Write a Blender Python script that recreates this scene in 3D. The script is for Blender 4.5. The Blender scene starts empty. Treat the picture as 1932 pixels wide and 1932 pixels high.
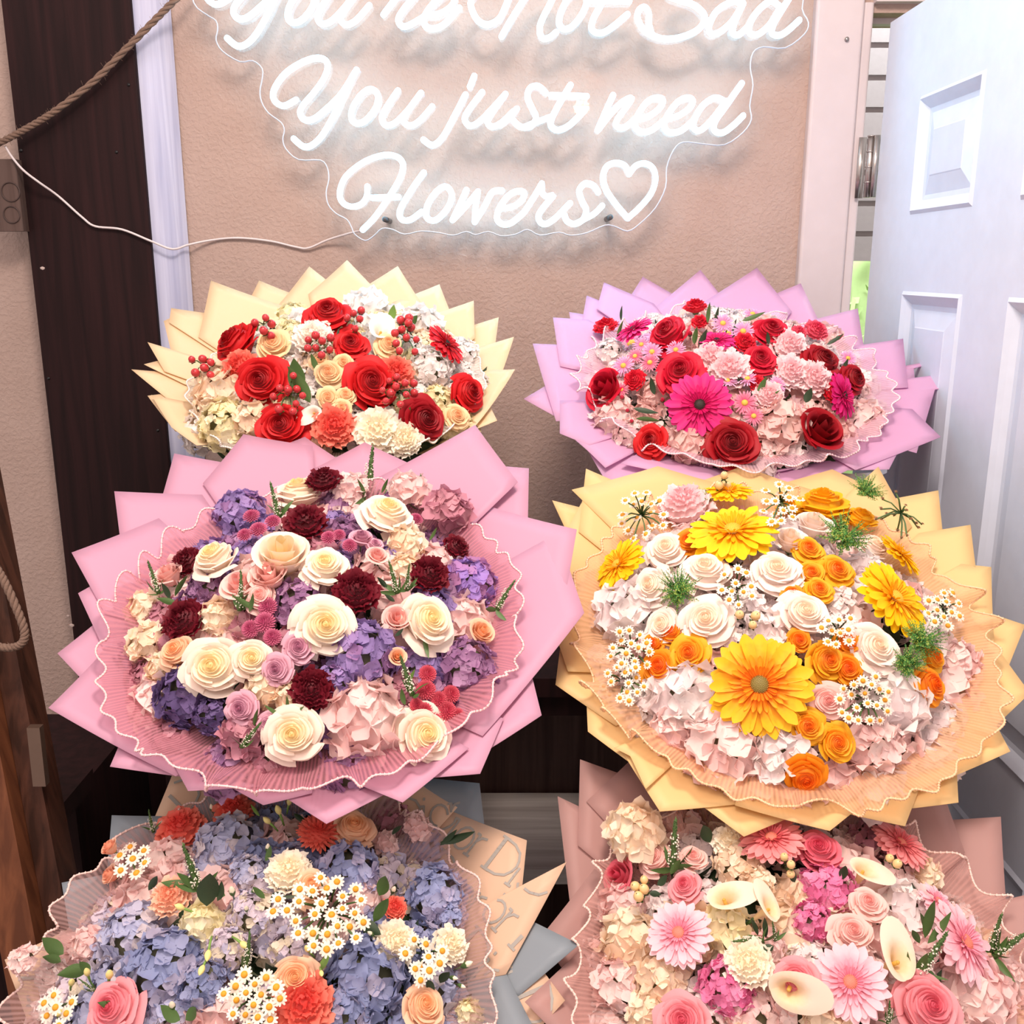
import bpy, math, random
from mathutils import Vector, Matrix
from math import sin, cos, pi, sqrt, exp, atan2, hypot

# ---------------------------------------------------------------- camera, world, lights, exposure
SC = bpy.context.scene
COL = SC.collection
F = 1860.0
PITCH = math.radians(13.9)
CAMZ = 1.6
cam_d = bpy.data.cameras.new('camera')
cam_d.sensor_width = 36.0
cam_d.lens = F / 1932 * 36.0
cam_d.clip_start = 0.02
cam = bpy.data.objects.new('camera', cam_d)
COL.objects.link(cam)
cam.location = (0, 0, CAMZ)
cam.rotation_euler = (pi / 2 - PITCH, 0, 0)
SC.camera = cam

w = bpy.data.worlds.new('world')
SC.world = w
w.use_nodes = True
bg = w.node_tree.nodes['Background']
bg.inputs[0].default_value = (1.0, 0.86, 0.84, 1)
bg.inputs[1].default_value = 0.62

def area(name, loc, target, size, power, col, sy=None):
    l = bpy.data.lights.new(name, 'AREA')
    l.energy = power
    l.color = col
    l.size = size
    if sy:
        l.shape = 'RECTANGLE'
        l.size_y = sy
    o = bpy.data.objects.new(name, l)
    COL.objects.link(o)
    o.location = loc
    d = Vector(target) - Vector(loc)
    o.rotation_euler = d.to_track_quat('-Z', 'Y').to_euler()
    return o
area('ceiling_lamp_light', (0.05, 0.55, 2.75), (0, 1.25, 0.95), 0.4, 20, (1.0, 0.82, 0.72))
area('room_light', (-0.7, -0.5, 3.4), (0, 1.3, 1.0), 1.2, 22, (1.0, 0.80, 0.72))
area('garden_daylight', (1.5, 3.2, 3.2), (1.3, 4.4, 1.2), 1.5, 150, (0.97, 1.0, 1.0))

SC.view_settings.view_transform = 'Standard'
SC.view_settings.look = 'None'
SC.view_settings.exposure = 0.55
SC.view_settings.gamma = 1.0
SC.view_settings.use_curve_mapping = False

# ---------------------------------------------------------------- pixel helpers
CP, SP = cos(PITCH), sin(PITCH)
O = Vector((0, 0, CAMZ))
RT = Vector((1, 0, 0))
UP = Vector((0, SP, CP))
FW = Vector((0, CP, -SP))
def ray(px, py):
    return RT * ((px - 966) / F) + UP * ((966 - py) / F) + FW       # depth 1 along the view axis
def at_depth(px, py, d): return O + ray(px, py) * d
def at_y(px, py, y):
    r = ray(px, py)
    return O + r * (y / r.y)

# ---------------------------------------------------------------- materials
def lin(h):
    h = h.lstrip('#')
    c = [int(h[i:i + 2], 16) / 255 for i in (0, 2, 4)]
    return tuple(x / 12.92 if x < .04045 else ((x + .055) / 1.055) ** 2.4 for x in c) + (1,)
MATS = {}
def nodes(name):
    m = bpy.data.materials.new(name)
    m.use_nodes = True
    nt = m.node_tree
    return m, nt, nt.nodes['Principled BSDF']
def N(nt, t, **k):
    n = nt.nodes.new(t)
    for a, b in k.items(): setattr(n, a, b)
    return n
def bump(nt, p, scale, strength, dist=.002, detail=4, stretch=None, kind='noise'):
    tc = N(nt, 'ShaderNodeTexCoord')
    mp = N(nt, 'ShaderNodeMapping')
    if stretch: mp.inputs['Scale'].default_value = stretch
    nz = N(nt, 'ShaderNodeTexNoise')
    nz.inputs['Scale'].default_value = scale
    nz.inputs['Detail'].default_value = detail
    b = N(nt, 'ShaderNodeBump')
    b.inputs['Strength'].default_value = strength
    b.inputs['Distance'].default_value = dist
    nt.links.new(tc.outputs['Object'], mp.inputs[0])
    nt.links.new(mp.outputs[0], nz.inputs['Vector'])
    nt.links.new(nz.outputs[0], b.inputs['Height'])
    nt.links.new(b.outputs[0], p.inputs['Normal'])
    return nz
def plain(name, col, rough=.6, bumpsc=60, bs=.15, metal=0, sub=0):
    if name in MATS: return MATS[name]
    m, nt, p = nodes(name)
    p.inputs['Base Color'].default_value = lin(col)
    p.inputs['Roughness'].default_value = rough
    p.inputs['Metallic'].default_value = metal
    if sub:
        p.inputs['Subsurface Weight'].default_value = sub
        p.inputs['Subsurface Radius'].default_value = (.01, .006, .004)
    nz = bump(nt, p, bumpsc, bs)
    mx = N(nt, 'ShaderNodeMix', data_type='RGBA')
    mx.inputs[6].default_value = lin(col)
    c = lin(col)
    mx.inputs[7].default_value = (c[0] * .86, c[1] * .86, c[2] * .86, 1)
    nt.links.new(nz.outputs[0], mx.inputs[0])
    nt.links.new(mx.outputs[2], p.inputs['Base Color'])
    MATS[name] = m
    return m
def petal(name, cc, ce, r0=.15, r1=.9, trans=.28, rough=.55, streak=0):
    """petal whose own colour runs from the flower's heart (cc) to its rim (ce)"""
    if name in MATS: return MATS[name]
    m, nt, p = nodes(name)
    tc = N(nt, 'ShaderNodeTexCoord')
    sep = N(nt, 'ShaderNodeSeparateXYZ')
    cb = N(nt, 'ShaderNodeCombineXYZ')
    ln = N(nt, 'ShaderNodeVectorMath', operation='LENGTH')
    nz = N(nt, 'ShaderNodeTexNoise')
    nz.inputs['Scale'].default_value = 5
    ad = N(nt, 'ShaderNodeMath', operation='MULTIPLY_ADD')
    ad.inputs[1].default_value = .35 + streak
    mr = N(nt, 'ShaderNodeMapRange')
    mr.inputs[1].default_value = r0 + .17
    mr.inputs[2].default_value = r1 + .17
    mx = N(nt, 'ShaderNodeMix', data_type='RGBA')
    mx.inputs[6].default_value = lin(cc)
    mx.inputs[7].default_value = lin(ce)
    L = nt.links.new
    L(tc.outputs['Object'], sep.inputs[0])
    L(sep.outputs[0], cb.inputs[0]); L(sep.outputs[1], cb.inputs[1])
    L(cb.outputs[0], ln.inputs[0])
    L(tc.outputs['Object'], nz.inputs['Vector'])
    L(nz.outputs[0], ad.inputs[0]); L(ln.outputs['Value'], ad.inputs[2])
    L(ad.outputs[0], mr.inputs[0]); L(mr.outputs[0], mx.inputs[0])
    L(mx.outputs[2], p.inputs['Base Color'])
    p.inputs['Roughness'].default_value = rough
    p.inputs['Specular IOR Level'].default_value = .25
    tr = N(nt, 'ShaderNodeBsdfTranslucent')
    L(mx.outputs[2], tr.inputs[0])
    ms = N(nt, 'ShaderNodeMixShader')
    ms.inputs[0].default_value = trans
    L(p.outputs[0], ms.inputs[1]); L(tr.outputs[0], ms.inputs[2])
    L(ms.outputs[0], nt.nodes['Material Output'].inputs[0])
    MATS[name] = m
    return m
def papermat(name, col, trans=.35, alpha=1.0, rough=.5):
    if name in MATS: return MATS[name]
    m, nt, p = nodes(name)
    L = nt.links.new
    p.inputs['Base Color'].default_value = lin(col)
    p.inputs['Roughness'].default_value = rough
    p.inputs['Specular IOR Level'].default_value = .3
    bump(nt, p, 7, .25, .01)
    tr = N(nt, 'ShaderNodeBsdfTranslucent')
    tr.inputs[0].default_value = lin(col)
    ms = N(nt, 'ShaderNodeMixShader')
    ms.inputs[0].default_value = trans
    L(p.outputs[0], ms.inputs[1]); L(tr.outputs[0], ms.inputs[2])
    last = ms
    if alpha < 1:
        tp = N(nt, 'ShaderNodeBsdfTransparent')
        m2 = N(nt, 'ShaderNodeMixShader')
        m2.inputs[0].default_value = alpha
        L(tp.outputs[0], m2.inputs[1]); L(ms.outputs[0], m2.inputs[2])
        last = m2
    L(last.outputs[0], nt.nodes['Material Output'].inputs[0])
    MATS[name] = m
    return m
def organza(name, col, a0=.35, a1=.75):
    """sheer pleated mesh: threads follow the UV u direction"""
    if name in MATS: return MATS[name]
    m, nt, p = nodes(name)
    L = nt.links.new
    p.inputs['Base Color'].default_value = lin(col)
    p.inputs['Roughness'].default_value = .7
    uv = N(nt, 'ShaderNodeUVMap')
    sp = N(nt, 'ShaderNodeSeparateXYZ')
    mu = N(nt, 'ShaderNodeMath', operation='MULTIPLY')
    mu.inputs[1].default_value = 2 * pi * 330
    sn = N(nt, 'ShaderNodeMath', operation='SINE')
    mr = N(nt, 'ShaderNodeMapRange')
    mr.inputs[1].default_value = -1; mr.inputs[2].default_value = 1
    mr.inputs[3].default_value = a0; mr.inputs[4].default_value = a1
    L(uv.outputs[0], sp.inputs[0]); L(sp.outputs[0], mu.inputs[0]); L(mu.outputs[0], sn.inputs[0]); L(sn.outputs[0], mr.inputs[0])
    tr = N(nt, 'ShaderNodeBsdfTranslucent'); tr.inputs[0].default_value = lin(col)
    ms = N(nt, 'ShaderNodeMixShader'); ms.inputs[0].default_value = .4
    L(p.outputs[0], ms.inputs[1]); L(tr.outputs[0], ms.inputs[2])
    tp = N(nt, 'ShaderNodeBsdfTransparent')
    m2 = N(nt, 'ShaderNodeMixShader')
    L(mr.outputs[0], m2.inputs[0]); L(tp.outputs[0], m2.inputs[1]); L(ms.outputs[0], m2.inputs[2])
    L(m2.outputs[0], nt.nodes['Material Output'].inputs[0])
    MATS[name] = m
    return m
def wood(name, c1, c2, rough=.5, stretch=(14, 14, .7), sc=4, bs=.25):
    if name in MATS: return MATS[name]
    m, nt, p = nodes(name)
    L = nt.links.new
    nz = bump(nt, p, sc, bs, .004, 6, stretch)
    nz.inputs['Distortion'].default_value = .6
    cr = N(nt, 'ShaderNodeValToRGB')
    cr.color_ramp.elements[0].position = .35; cr.color_ramp.elements[0].color = lin(c1)
    cr.color_ramp.elements[1].position = .68; cr.color_ramp.elements[1].color = lin(c2)
    L(nz.outputs[0], cr.inputs[0]); L(cr.outputs[0], p.inputs['Base Color'])
    p.inputs['Roughness'].default_value = rough
    p.inputs['Specular IOR Level'].default_value = .2
    MATS[name] = m
    return m
def emit(name, col, s):
    m, nt, p = nodes(name)
    p.inputs['Base Color'].default_value = col
    p.inputs['Emission Color'].default_value = col
    p.inputs['Emission Strength'].default_value = s
    MATS[name] = m
    return m
def stucco():
    m, nt, p = nodes('stucco')
    L = nt.links.new
    tc = N(nt, 'ShaderNodeTexCoord')
    n1 = N(nt, 'ShaderNodeTexNoise'); n1.inputs['Scale'].default_value = 120; n1.inputs['Detail'].default_value = 5
    n1.inputs['Distortion'].default_value = .3
    n2 = N(nt, 'ShaderNodeTexNoise'); n2.inputs['Scale'].default_value = 12; n2.inputs['Detail'].default_value = 3
    mr = N(nt, 'ShaderNodeMapRange'); mr.inputs[1].default_value = .45; mr.inputs[2].default_value = .6
    ad = N(nt, 'ShaderNodeMath', operation='ADD')
    b = N(nt, 'ShaderNodeBump'); b.inputs['Strength'].default_value = .3; b.inputs['Distance'].default_value = .0035
    L(tc.outputs['Object'], n1.inputs['Vector']); L(tc.outputs['Object'], n2.inputs['Vector'])
    L(n1.outputs[0], mr.inputs[0]); L(mr.outputs[0], ad.inputs[0]); L(n2.outputs[0], ad.inputs[1])
    L(ad.outputs[0], b.inputs['Height']); L(b.outputs[0], p.inputs['Normal'])
    mx = N(nt, 'ShaderNodeMix', data_type='RGBA')
    mx.inputs[6].default_value = lin('#b6a096'); mx.inputs[7].default_value = lin('#a89186')
    L(n2.outputs[0], mx.inputs[0]); L(mx.outputs[2], p.inputs['Base Color'])
    p.inputs['Roughness'].default_value = .75
    MATS['stucco'] = m
    return m

# ---------------------------------------------------------------- mesh helpers
class MB:
    def __init__(s): s.v = []; s.f = []; s.m = []; s.uv = None
    def grid(s, nu, nv, fn, mi=0, close=False, uv=None):
        b = len(s.v)
        for j in range(nv):
            for i in range(nu):
                s.v.append(tuple(fn(i / (nu - 1) if not close else i / nu, j / (nv - 1))))
        for j in range(nv - 1):
            for i in range(nu if close else nu - 1):
                i2 = (i + 1) % nu
                s.f.append((b + j * nu + i, b + j * nu + i2, b + (j + 1) * nu + i2, b + (j + 1) * nu + i)); s.m.append(mi)
        return b
    def box(s, x0, x1, y0, y1, z0, z1, mi=0):
        b = len(s.v)
        s.v += [(x, y, z) for z in (z0, z1) for y in (y0, y1) for x in (x0, x1)]
        for q in ((0, 2, 3, 1), (4, 5, 7, 6), (0, 1, 5, 4), (2, 6, 7, 3), (0, 4, 6, 2), (1, 3, 7, 5)):
            s.f.append(tuple(b + i for i in q)); s.m.append(mi)
    def sphere(s, c, r, nu=10, nv=7, mi=0, sx=1, sy=1, sz=1):
        c = Vector(c)
        s.grid(nu, nv, lambda u, v: (c.x + r * sx * sin(pi * v) * cos(2 * pi * u), c.y + r * sy * sin(pi * v) * sin(2 * pi * u), c.z - r * sz * cos(pi * v)), mi, True)
    def octa(s, c, r, mi=0):
        b = len(s.v); x, y, z = c
        s.v += [(x + r, y, z), (x - r, y, z), (x, y + r, z), (x, y - r, z), (x, y, z + r), (x, y, z - r)]
        for q in ((0, 2, 4), (2, 1, 4), (1, 3, 4), (3, 0, 4), (2, 0, 5), (1, 2, 5), (3, 1, 5), (0, 3, 5)):
            s.f.append(tuple(b + i for i in q)); s.m.append(mi)
    def tube(s, pts, rad, n=8, mi=0, caps=True, closed=False):
        pts = [Vector(p) for p in pts]
        k = len(pts)
        b = len(s.v)
        up = Vector((.31, .77, .55)).normalized()
        prev = None
        for i, p in enumerate(pts):
            if closed: t = pts[(i + 1) % k] - pts[i - 1]
            else: t = pts[min(i + 1, k - 1)] - pts[max(i - 1, 0)]
            if t.length < 1e-9: t = Vector((0, 0, 1))
            t.normalize()
            if prev is None: a = t.cross(up).normalized()
            else: a = (prev - t * prev.dot(t)).normalized()
            prev = a
            c = t.cross(a)
            r = rad(i / max(1, k - 1)) if callable(rad) else rad
            for j in range(n):
                q = 2 * pi * j / n
                s.v.append(tuple(p + a * (r * cos(q)) + c * (r * sin(q))))
        for i in range(k if closed else k - 1):
            i2 = (i + 1) % k
            for j in range(n):
                j2 = (j + 1) % n
                s.f.append((b + i * n + j, b + i * n + j2, b + i2 * n + j2, b + i2 * n + j)); s.m.append(mi)
        if caps and not closed:
            s.f.append(tuple(b + j for j in reversed(range(n)))); s.m.append(mi)
            s.f.append(tuple(b + (k - 1) * n + j for j in range(n))); s.m.append(mi)
    def mesh(s, name, mats, smooth=True):
        me = bpy.data.meshes.new(name)
        me.from_pydata(s.v, [], s.f)
        for m in mats: me.materials.append(m)
        me.polygons.foreach_set('material_index', s.m)
        if smooth: me.polygons.foreach_set('use_smooth', [True] * len(me.polygons))
        me.update()
        return me
    def obj(s, name, mats, parent=None, smooth=True, loc=None):
        o = bpy.data.objects.new(name, s.mesh(name, mats, smooth))
        COL.objects.link(o)
        if parent: o.parent = parent
        if loc: o.location = loc
        return o
def catmull(pts, sub=6, closed=False):
    pts = [Vector(p) for p in pts]
    if len(pts) < 3 and not closed: 
        return [pts[0].lerp(pts[-1], i / sub) for i in range(sub + 1)]
    out = []
    n = len(pts)
    rng = range(n) if closed else range(n - 1)
    for i in rng:
        if closed: p0, p1, p2, p3 = pts[i - 1], pts[i], pts[(i + 1) % n], pts[(i + 2) % n]
        else: p0, p1, p2, p3 = pts[max(i - 1, 0)], pts[i], pts[i + 1], pts[min(i + 2, n - 1)]
        for k in range(sub):
            t = k / sub
            out.append(.5 * ((2 * p1) + (p2 - p0) * t + (2 * p0 - 5 * p1 + 4 * p2 - p3) * t * t + (3 * p1 - p0 - 3 * p2 + p3) * t ** 3))
    if not closed: out.append(pts[-1])
    return out
def tag(o, label=None, cat=None, group=None, kind=None):
    for k, v in (('label', label), ('category', cat), ('group', group), ('kind', kind)):
        if v: o[k] = v
    return o
def empty(name, loc):
    o = bpy.data.objects.new(name, None)
    COL.objects.link(o); o.location = loc; o.empty_display_size = .05
    return o

# ================================================================ STRUCTURE
WY = 2.0          # face of the back wall
ST = stucco()
WHITE = plain('white_paint', '#d0c6c8', .45, 20, .05)
DOORW = plain('door_paint', '#d2dcec', .38, 30, .04)
DARKW = wood('dark_stained_wood', '#1a0b0c', '#2a1415', .7, bs=.1)
BLK = plain('black_metal', '#141213', .4)
def struct(name, b, mats, smooth=False):
    o = b.obj(name, mats, smooth=smooth)
    o['kind'] = 'structure'
    return o
XO = .669          # door opening starts here
b = MB(); b.box(-2.8, XO, WY, WY + .12, 0, 2.7); b.box(XO, 1.5, WY, WY + .12, 2.06, 2.7); b.box(1.5, 2.2, WY, WY + .12, 0, 2.7)
struct('wall_back', b, [ST])
b = MB(); b.box(-2.8, 2.2, -1.6, WY, -.05, 0)
struct('floor', b, [wood('floor_boards', '#5a463c', '#8a7262', .5, (3, 14, 3))])
# ceiling only above the back part of the shop, open towards the camera
# casing round the door opening (flat board with a screw hole, rounded edge towards the wall)
def bead_box(b, x0, x1, y0, y1, z0, z1, r=.006, n=4):
    prof = [(x0, y1), (x0, y0 + r)]
    prof += [(x0 + r - r * cos(pi / 2 * i / n), y0 + r - r * sin(pi / 2 * i / n)) for i in range(1, n + 1)]
    prof += [(x1 - r + r * sin(pi / 2 * i / n), y0 + r - r * cos(pi / 2 * i / n)) for i in range(n + 1)]
    prof += [(x1, y1)]
    k = len(prof); s = len(b.v)
    b.v += [(x, y, z0) for x, y in prof] + [(x, y, z1) for x, y in prof]
    for i in range(k - 1): b.f.append((s + i, s + i + 1, s + k + i + 1, s + k + i)); b.m.append(0)
    b.f.append(tuple(s + k + i for i in range(k))); b.m.append(0)
    b.f.append(tuple(s + k - 1 - i for i in range(k))); b.m.append(0)
b = MB()
bead_box(b, .559, .648, WY - .022, WY - .0005, 0, 2.16)
bead_box(b, .648, .669, WY - .012, WY + .13, 0, 2.075)
b.box(.669, 1.5, WY - .02, WY + .12, 2.075, 2.16)
struct('trim_1', b, [WHITE])
b = MB(); b.box(1.478, 1.5, WY - .012, WY + .13, 0, 2.075); b.box(.669, 1.478, WY + .04, WY + .06, 2.05, 2.075)
struct('trim_2', b, [WHITE])

# white rounded trim board left of the sign panel
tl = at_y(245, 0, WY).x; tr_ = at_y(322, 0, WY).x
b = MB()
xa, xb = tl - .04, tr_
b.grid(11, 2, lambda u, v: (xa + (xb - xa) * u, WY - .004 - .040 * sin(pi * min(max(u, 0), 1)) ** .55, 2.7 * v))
o = struct('trim_3', b, [wood('neon_tinted_white', '#a9aecb', '#c6cae0', .45, (30, 30, .8), 3, .1)], True)  # streaky white paint with the sign's bluish light put into its colour

# six panel door, hinged at the casing and standing open towards the camera
DX = .685; DY0 = 1.115; DY1 = 1.944; DT = .036
door = MB()
cols = [(1.149, 1.39), (1.533, 1.769)]
rows = [(.18, .80), (.93, 1.561), (1.689, 1.879)]
zs = sorted({.006, 2.031} | {z for r in rows for z in r}); ys = sorted({DY0, DY1} | {y for c in cols for y in c})
def is_panel(ya, yb, za, zb):
    return any(abs(ya - c[0]) < 1e-4 and abs(yb - c[1]) < 1e-4 for c in cols) and any(abs(za - r[0]) < 1e-4 and abs(zb - r[1]) < 1e-4 for r in rows)
def quad(b, pts, mi=0):
    s = len(b.v); b.v += [tuple(p) for p in pts]; b.f.append(tuple(range(s, s + len(pts)))); b.m.append(mi)
for side, xf in ((-1, DX), (1, DX + DT)):
    for i in range(len(ys) - 1):
        for j in range(len(zs) - 1):
            ya, yb, za, zb = ys[i], ys[i + 1], zs[j], zs[j + 1]
            if is_panel(ya, yb, za, zb):
                # moulding profile: (inset, depth into the door)
                prof = [(0, 0), (.006, -.004), (.014, .002), (.022, .009), (.030, .010), (.058, .003), (.060, .002)]
                for (i0, d0), (i1, d1) in zip(prof, prof[1:]):
                    xx0 = xf - side * d0; xx1 = xf - side * d1
                    A = [(xx0, ya + i0, za + i0), (xx0, yb - i0, za + i0), (xx0, yb - i0, zb - i0), (xx0, ya + i0, zb - i0)]
                    B = [(xx1, ya + i1, za + i1), (xx1, yb - i1, za + i1), (xx1, yb - i1, zb - i1), (xx1, ya + i1, zb - i1)]
                    for k in range(4):
                        quad(door, [A[k], A[(k + 1) % 4], B[(k + 1) % 4], B[k]])
                e, d = prof[-1]
                x_ = xf - side * d
                quad(door, [(x_, ya + e, za + e), (x_, yb - e, za + e), (x_, yb - e, zb - e), (x_, ya + e, zb - e)])
            else:
                quad(door, [(xf, ya, za), (xf, yb, za), (xf, yb, zb), (xf, ya, zb)])
z0, z1 = zs[0], zs[-1]
quad(door, [(DX, DY0, z0), (DX + DT, DY0, z0), (DX + DT, DY0, z1), (DX, DY0, z1)])
quad(door, [(DX, DY1, z0), (DX + DT, DY1, z0), (DX + DT, DY1, z1), (DX, DY1, z1)])
quad(door, [(DX, DY0, z1), (DX + DT, DY0, z1), (DX + DT, DY1, z1), (DX, DY1, z1)])
quad(door, [(DX, DY0, z0), (DX + DT, DY0, z0), (DX + DT, DY1, z0), (DX, DY1, z0)])
DOOR = struct('door_1', door, [DOORW])
STEEL = plain('brushed_steel', '#b9b2ae', .3, 90, .1, metal=.9)
for zc in (1.785, .35):
    b = MB()
    b.tube([(.6735, 1.961, zc - .055), (.6735, 1.961, zc + .055)], .0065, 12)
    for k in range(4): b.tube([(.6735, 1.961, zc - .055 + .0275 * k + .026), (.6735, 1.961, zc - .055 + .0275 * k + .0285)], .0073, 12)
    b.box(.657, .6715, 1.9785, 1.9815, zc - .055, zc + .055)
    b.box(.6755, .685, 1.9455, 1.955, zc - .055, zc + .055)
    o = b.obj('door_hinge', [STEEL], DOOR)
    o['label'] = 'steel butt hinge'
b = MB()
for k in range(6): b.tube([(.618, WY - .0225, 2.01), (.618, WY - .026, 2.01)], .004, 10); break
o = b.obj('screw_head', [STEEL]); tag(o, 'small screw head in the white casing beside the open door', 'screw')

# outside, seen through the gap by the hinges
b = MB()
for k in range(14):
    z = 1.62 + k * .085
    b.box(-.5, 3.4, 3.0, 3.02, z, z + .07); b.box(-.5, 3.4, 3.012, 3.03, z + .065, z + .085)
o = b.obj('porch_siding', [plain('siding_grey', '#a09a9c', .6)], smooth=False)
tag(o, 'grey horizontal board siding seen through the gap above the hinge', 'siding', kind='structure')
b = MB(); b.box(-1.5, 4.5, WY + .13, 6.0, -.06, -.01)
struct('ground', b, [plain('lawn', '#6c9a3a', .9, 30, .5)])
rnd = random.Random(4)
b = MB()
for k in range(900):
    x = rnd.uniform(.3, 3.2); z = rnd.uniform(0, 1.9); y = 4.4 + rnd.uniform(-.25, .25)
    a = Vector((rnd.uniform(-1, 1), rnd.uniform(-1, 1), rnd.uniform(-1, 1))).normalized() * .07
    c = Vector((rnd.uniform(-1, 1), rnd.uniform(-.3, .3), rnd.uniform(-1, 1))).normalized() * .04
    p = Vector((x, y, z)); quad(b, [p - a, p + c, p + a, p - c])
b.box(.2, 3.3, 4.6, 4.8, 0, 1.85)
o = b.obj('hedge', [plain('hedge_green', '#b4cc90', .7)], smooth=False)
tag(o, 'bright green hedge outside, seen through the narrow gap beside the open door', 'hedge')

# dark timber post left of the sign wall
pl_, pr = at_y(8, 60, 1.945).x, at_y(245, 0, 1.945).x
root = empty('timber_post', ((pl_ + pr) / 2, 1.96, 0)); tag(root, 'wide dark brown stained timber post left of the glowing sign', 'post')
def tolocal(o, root): o.location = -root.location; return o
b = MB()
bead_box(b, pl_, pr, 1.945, WY - .001, 0, 2.7, .003)
tolocal(b.obj('board', [DARKW], root, False), root)
for (x, y, r) in ((243, 160, .0028), (220, 287, .0028), (40, 284, .003), (92, 714, .0028), (298, 812, .0028), (329, 214, .002)):
    p = at_y(x, y, 1.945)
    if x == 329: continue
    b = MB(); b.tube([p, p + Vector((0, -.0012, 0))], r, 10)
    tolocal(b.obj('nail_hole', [BLK], root), root)
for (x, y, s) in ((80, 506, .004), (135, 1180, .005), (128, 1162, .003), (235, 1470, .003)):
    p = at_y(x, y, 1.945); b = MB()
    b.sphere(p, s, 6, 4, 0, 1.3, .15, .8)
    o = tolocal(b.obj('paint_chip', [plain('bare_chip', '#c9b6ae')], root), root)
# small worn timber block with round stamps on the post's left edge
p0 = at_y(-30, 300, 1.92); p1 = at_y(44, 436, 1.92)
root = empty('timber_block', ((p0.x + p1.x) / 2, 1.93, p1.z)); tag(root, 'small grey brown timber block with round marks beside the dark post', 'block')
WORN = wood('worn_wood', '#463630', '#62504a', .6)
b = MB(); bead_box(b, p0.x, p1.x, 1.92, 1.944, p1.z, p0.z, .004)
tolocal(b.obj('block', [WORN], root, False), root)
for (x, y, r) in ((20, 362, 17), (22, 405, 15)):
    c = at_y(x, y, 1.919); rr = r / 1000
    b = MB(); b.tube([c + Vector((rr * cos(a), 0, rr * sin(a))) for a in [2 * pi * i / 20 for i in range(20)]], .0012, 6, closed=True)
    tolocal(b.obj('round_mark', [plain('block_mark', '#4a3833')], root), root)

# ================================================================ NEON SIGN
SY = WY - .072
TUBE = emit('neon_tube', (.32, .74, 1.0, 1), 8.0)
TBACK = emit('tube_back', (.58, .88, 1.0, 1), 4.4)
sign = empty('neon_sign', at_y(960, 440, SY)); tag(sign, 'glowing white script neon sign reading You\'re Not Sad You just need Flowers with a heart', 'neon sign')
def C5(p): return (p[0] * .3002 + 380, p[1] * .3003)
def C6(p): return (p[0] * .3209 + 940, p[1] * .3209)
def C7(p): return (p[0] * .2174 + 480, p[1] * .2174 + 240)
def C8(p): return (p[0] * .2174 + 880, p[1] * .2174 + 240)
Yl = [(595, 628), (520, 665), (462, 635), (455, 570), (520, 470), (620, 400), (720, 365), (782, 382), (792, 435), (760, 510), (700, 590), (640, 660), (620, 710), (648, 752), (705, 748), (780, 690), (880, 590), (975, 440)]
Yt = [(975, 440), (900, 580), (830, 730), (760, 850), (695, 912), (640, 920), (580, 872)]
ol = [(1060, 560), (1000, 600), (950, 680), (945, 750), (985, 775), (1040, 750), (1100, 670), (1108, 595)]
ul = [(1235, 570), (1165, 675), (1135, 740), (1160, 787), (1220, 770), (1300, 690), (1380, 585)]
u2 = [(1380, 585), (1290, 710), (1270, 760), (1310, 790), (1370, 760), (1450, 670)]
sh = lambda l, dx, dy: [(x + dx, y + dy) for x, y in l]
LET = []   # (name, [strokes (fn, pts, closed)])
LET += [('letter_y', [(C5, sh(Yl, -420, -637), 0), (C5, sh(Yt, -418, -632), 0)]), ('letter_o', [(C5, sh(ol, -400, -632), 1)]),
        ('letter_u', [(C5, sh(ul, -405, -637), 0), (C5, sh(u2, -395, -635), 0)]),
        ('apostrophe', [(C5, [(1150, -150), (1125, -95)], 0)]),
        ('letter_r', [(C5, [(1250, -45), (1200, 20), (1145, 92)], 0), (C5, [(1250, -45), (1290, -30), (1345, -30), (1275, 55), (1238, 120), (1258, 162), (1300, 162), (1400, 105)], 0)]),
        ('letter_e', [(C5, [(1430, 95), (1500, 85), (1570, 40), (1595, -20), (1545, -40), (1460, 20), (1400, 110), (1410, 165), (1460, 180), (1530, 150), (1620, 50)], 0)]),
        ('letter_n', [(C5, [(1830, -70), (1740, -50), (1695, 0), (1700, 60), (1740, 130), (1800, 155), (1870, 120), (1912, 40), (1950, -60)], 0),
                      (C6, [(20, 215), (80, 110), (150, 0), (190, -70)], 0), (C6, [(190, -70), (260, -110), (330, -80), (320, -10), (265, 100), (243, 170), (262, 226), (305, 218), (340, 190)], 0)]),
        ('letter_o', [(C6, [(500, -60), (420, -20), (370, 70), (358, 135), (385, 170), (435, 155), (495, 80), (522, 0)], 1)]),
        ('letter_t', [(C6, [(660, -70), (615, 10), (560, 110), (550, 170), (590, 195), (650, 175), (760, 85)], 0), (C6, [(530, 5), (770, 8)], 0)]),
        ('letter_s', [(C6, [(1120, -110), (1020, -90), (1000, -30), (1060, 0), (1150, 30), (1210, 85), (1205, 140), (1150, 190), (1050, 225), (950, 225), (860, 180), (820, 110), (828, 60), (860, 42), (885, 80), (888, 150), (905, 205)], 0)]),
        ('letter_a', [(C6, [(1430, 30), (1385, 8), (1290, 60), (1240, 150), (1250, 197), (1300, 190), (1380, 120), (1440, 20)], 0), (C6, [(1440, 20), (1390, 130), (1378, 190), (1412, 205), (1470, 155)], 0)]),
        ('letter_d', [(C6, [(1645, 30), (1600, 8), (1530, 60), (1480, 140), (1480, 195), (1530, 200), (1600, 140), (1660, 40)], 0), (C6, [(1760, -90), (1680, 40), (1620, 140), (1610, 195), (1650, 208), (1700, 182), (1770, 118)], 0)])]
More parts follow.
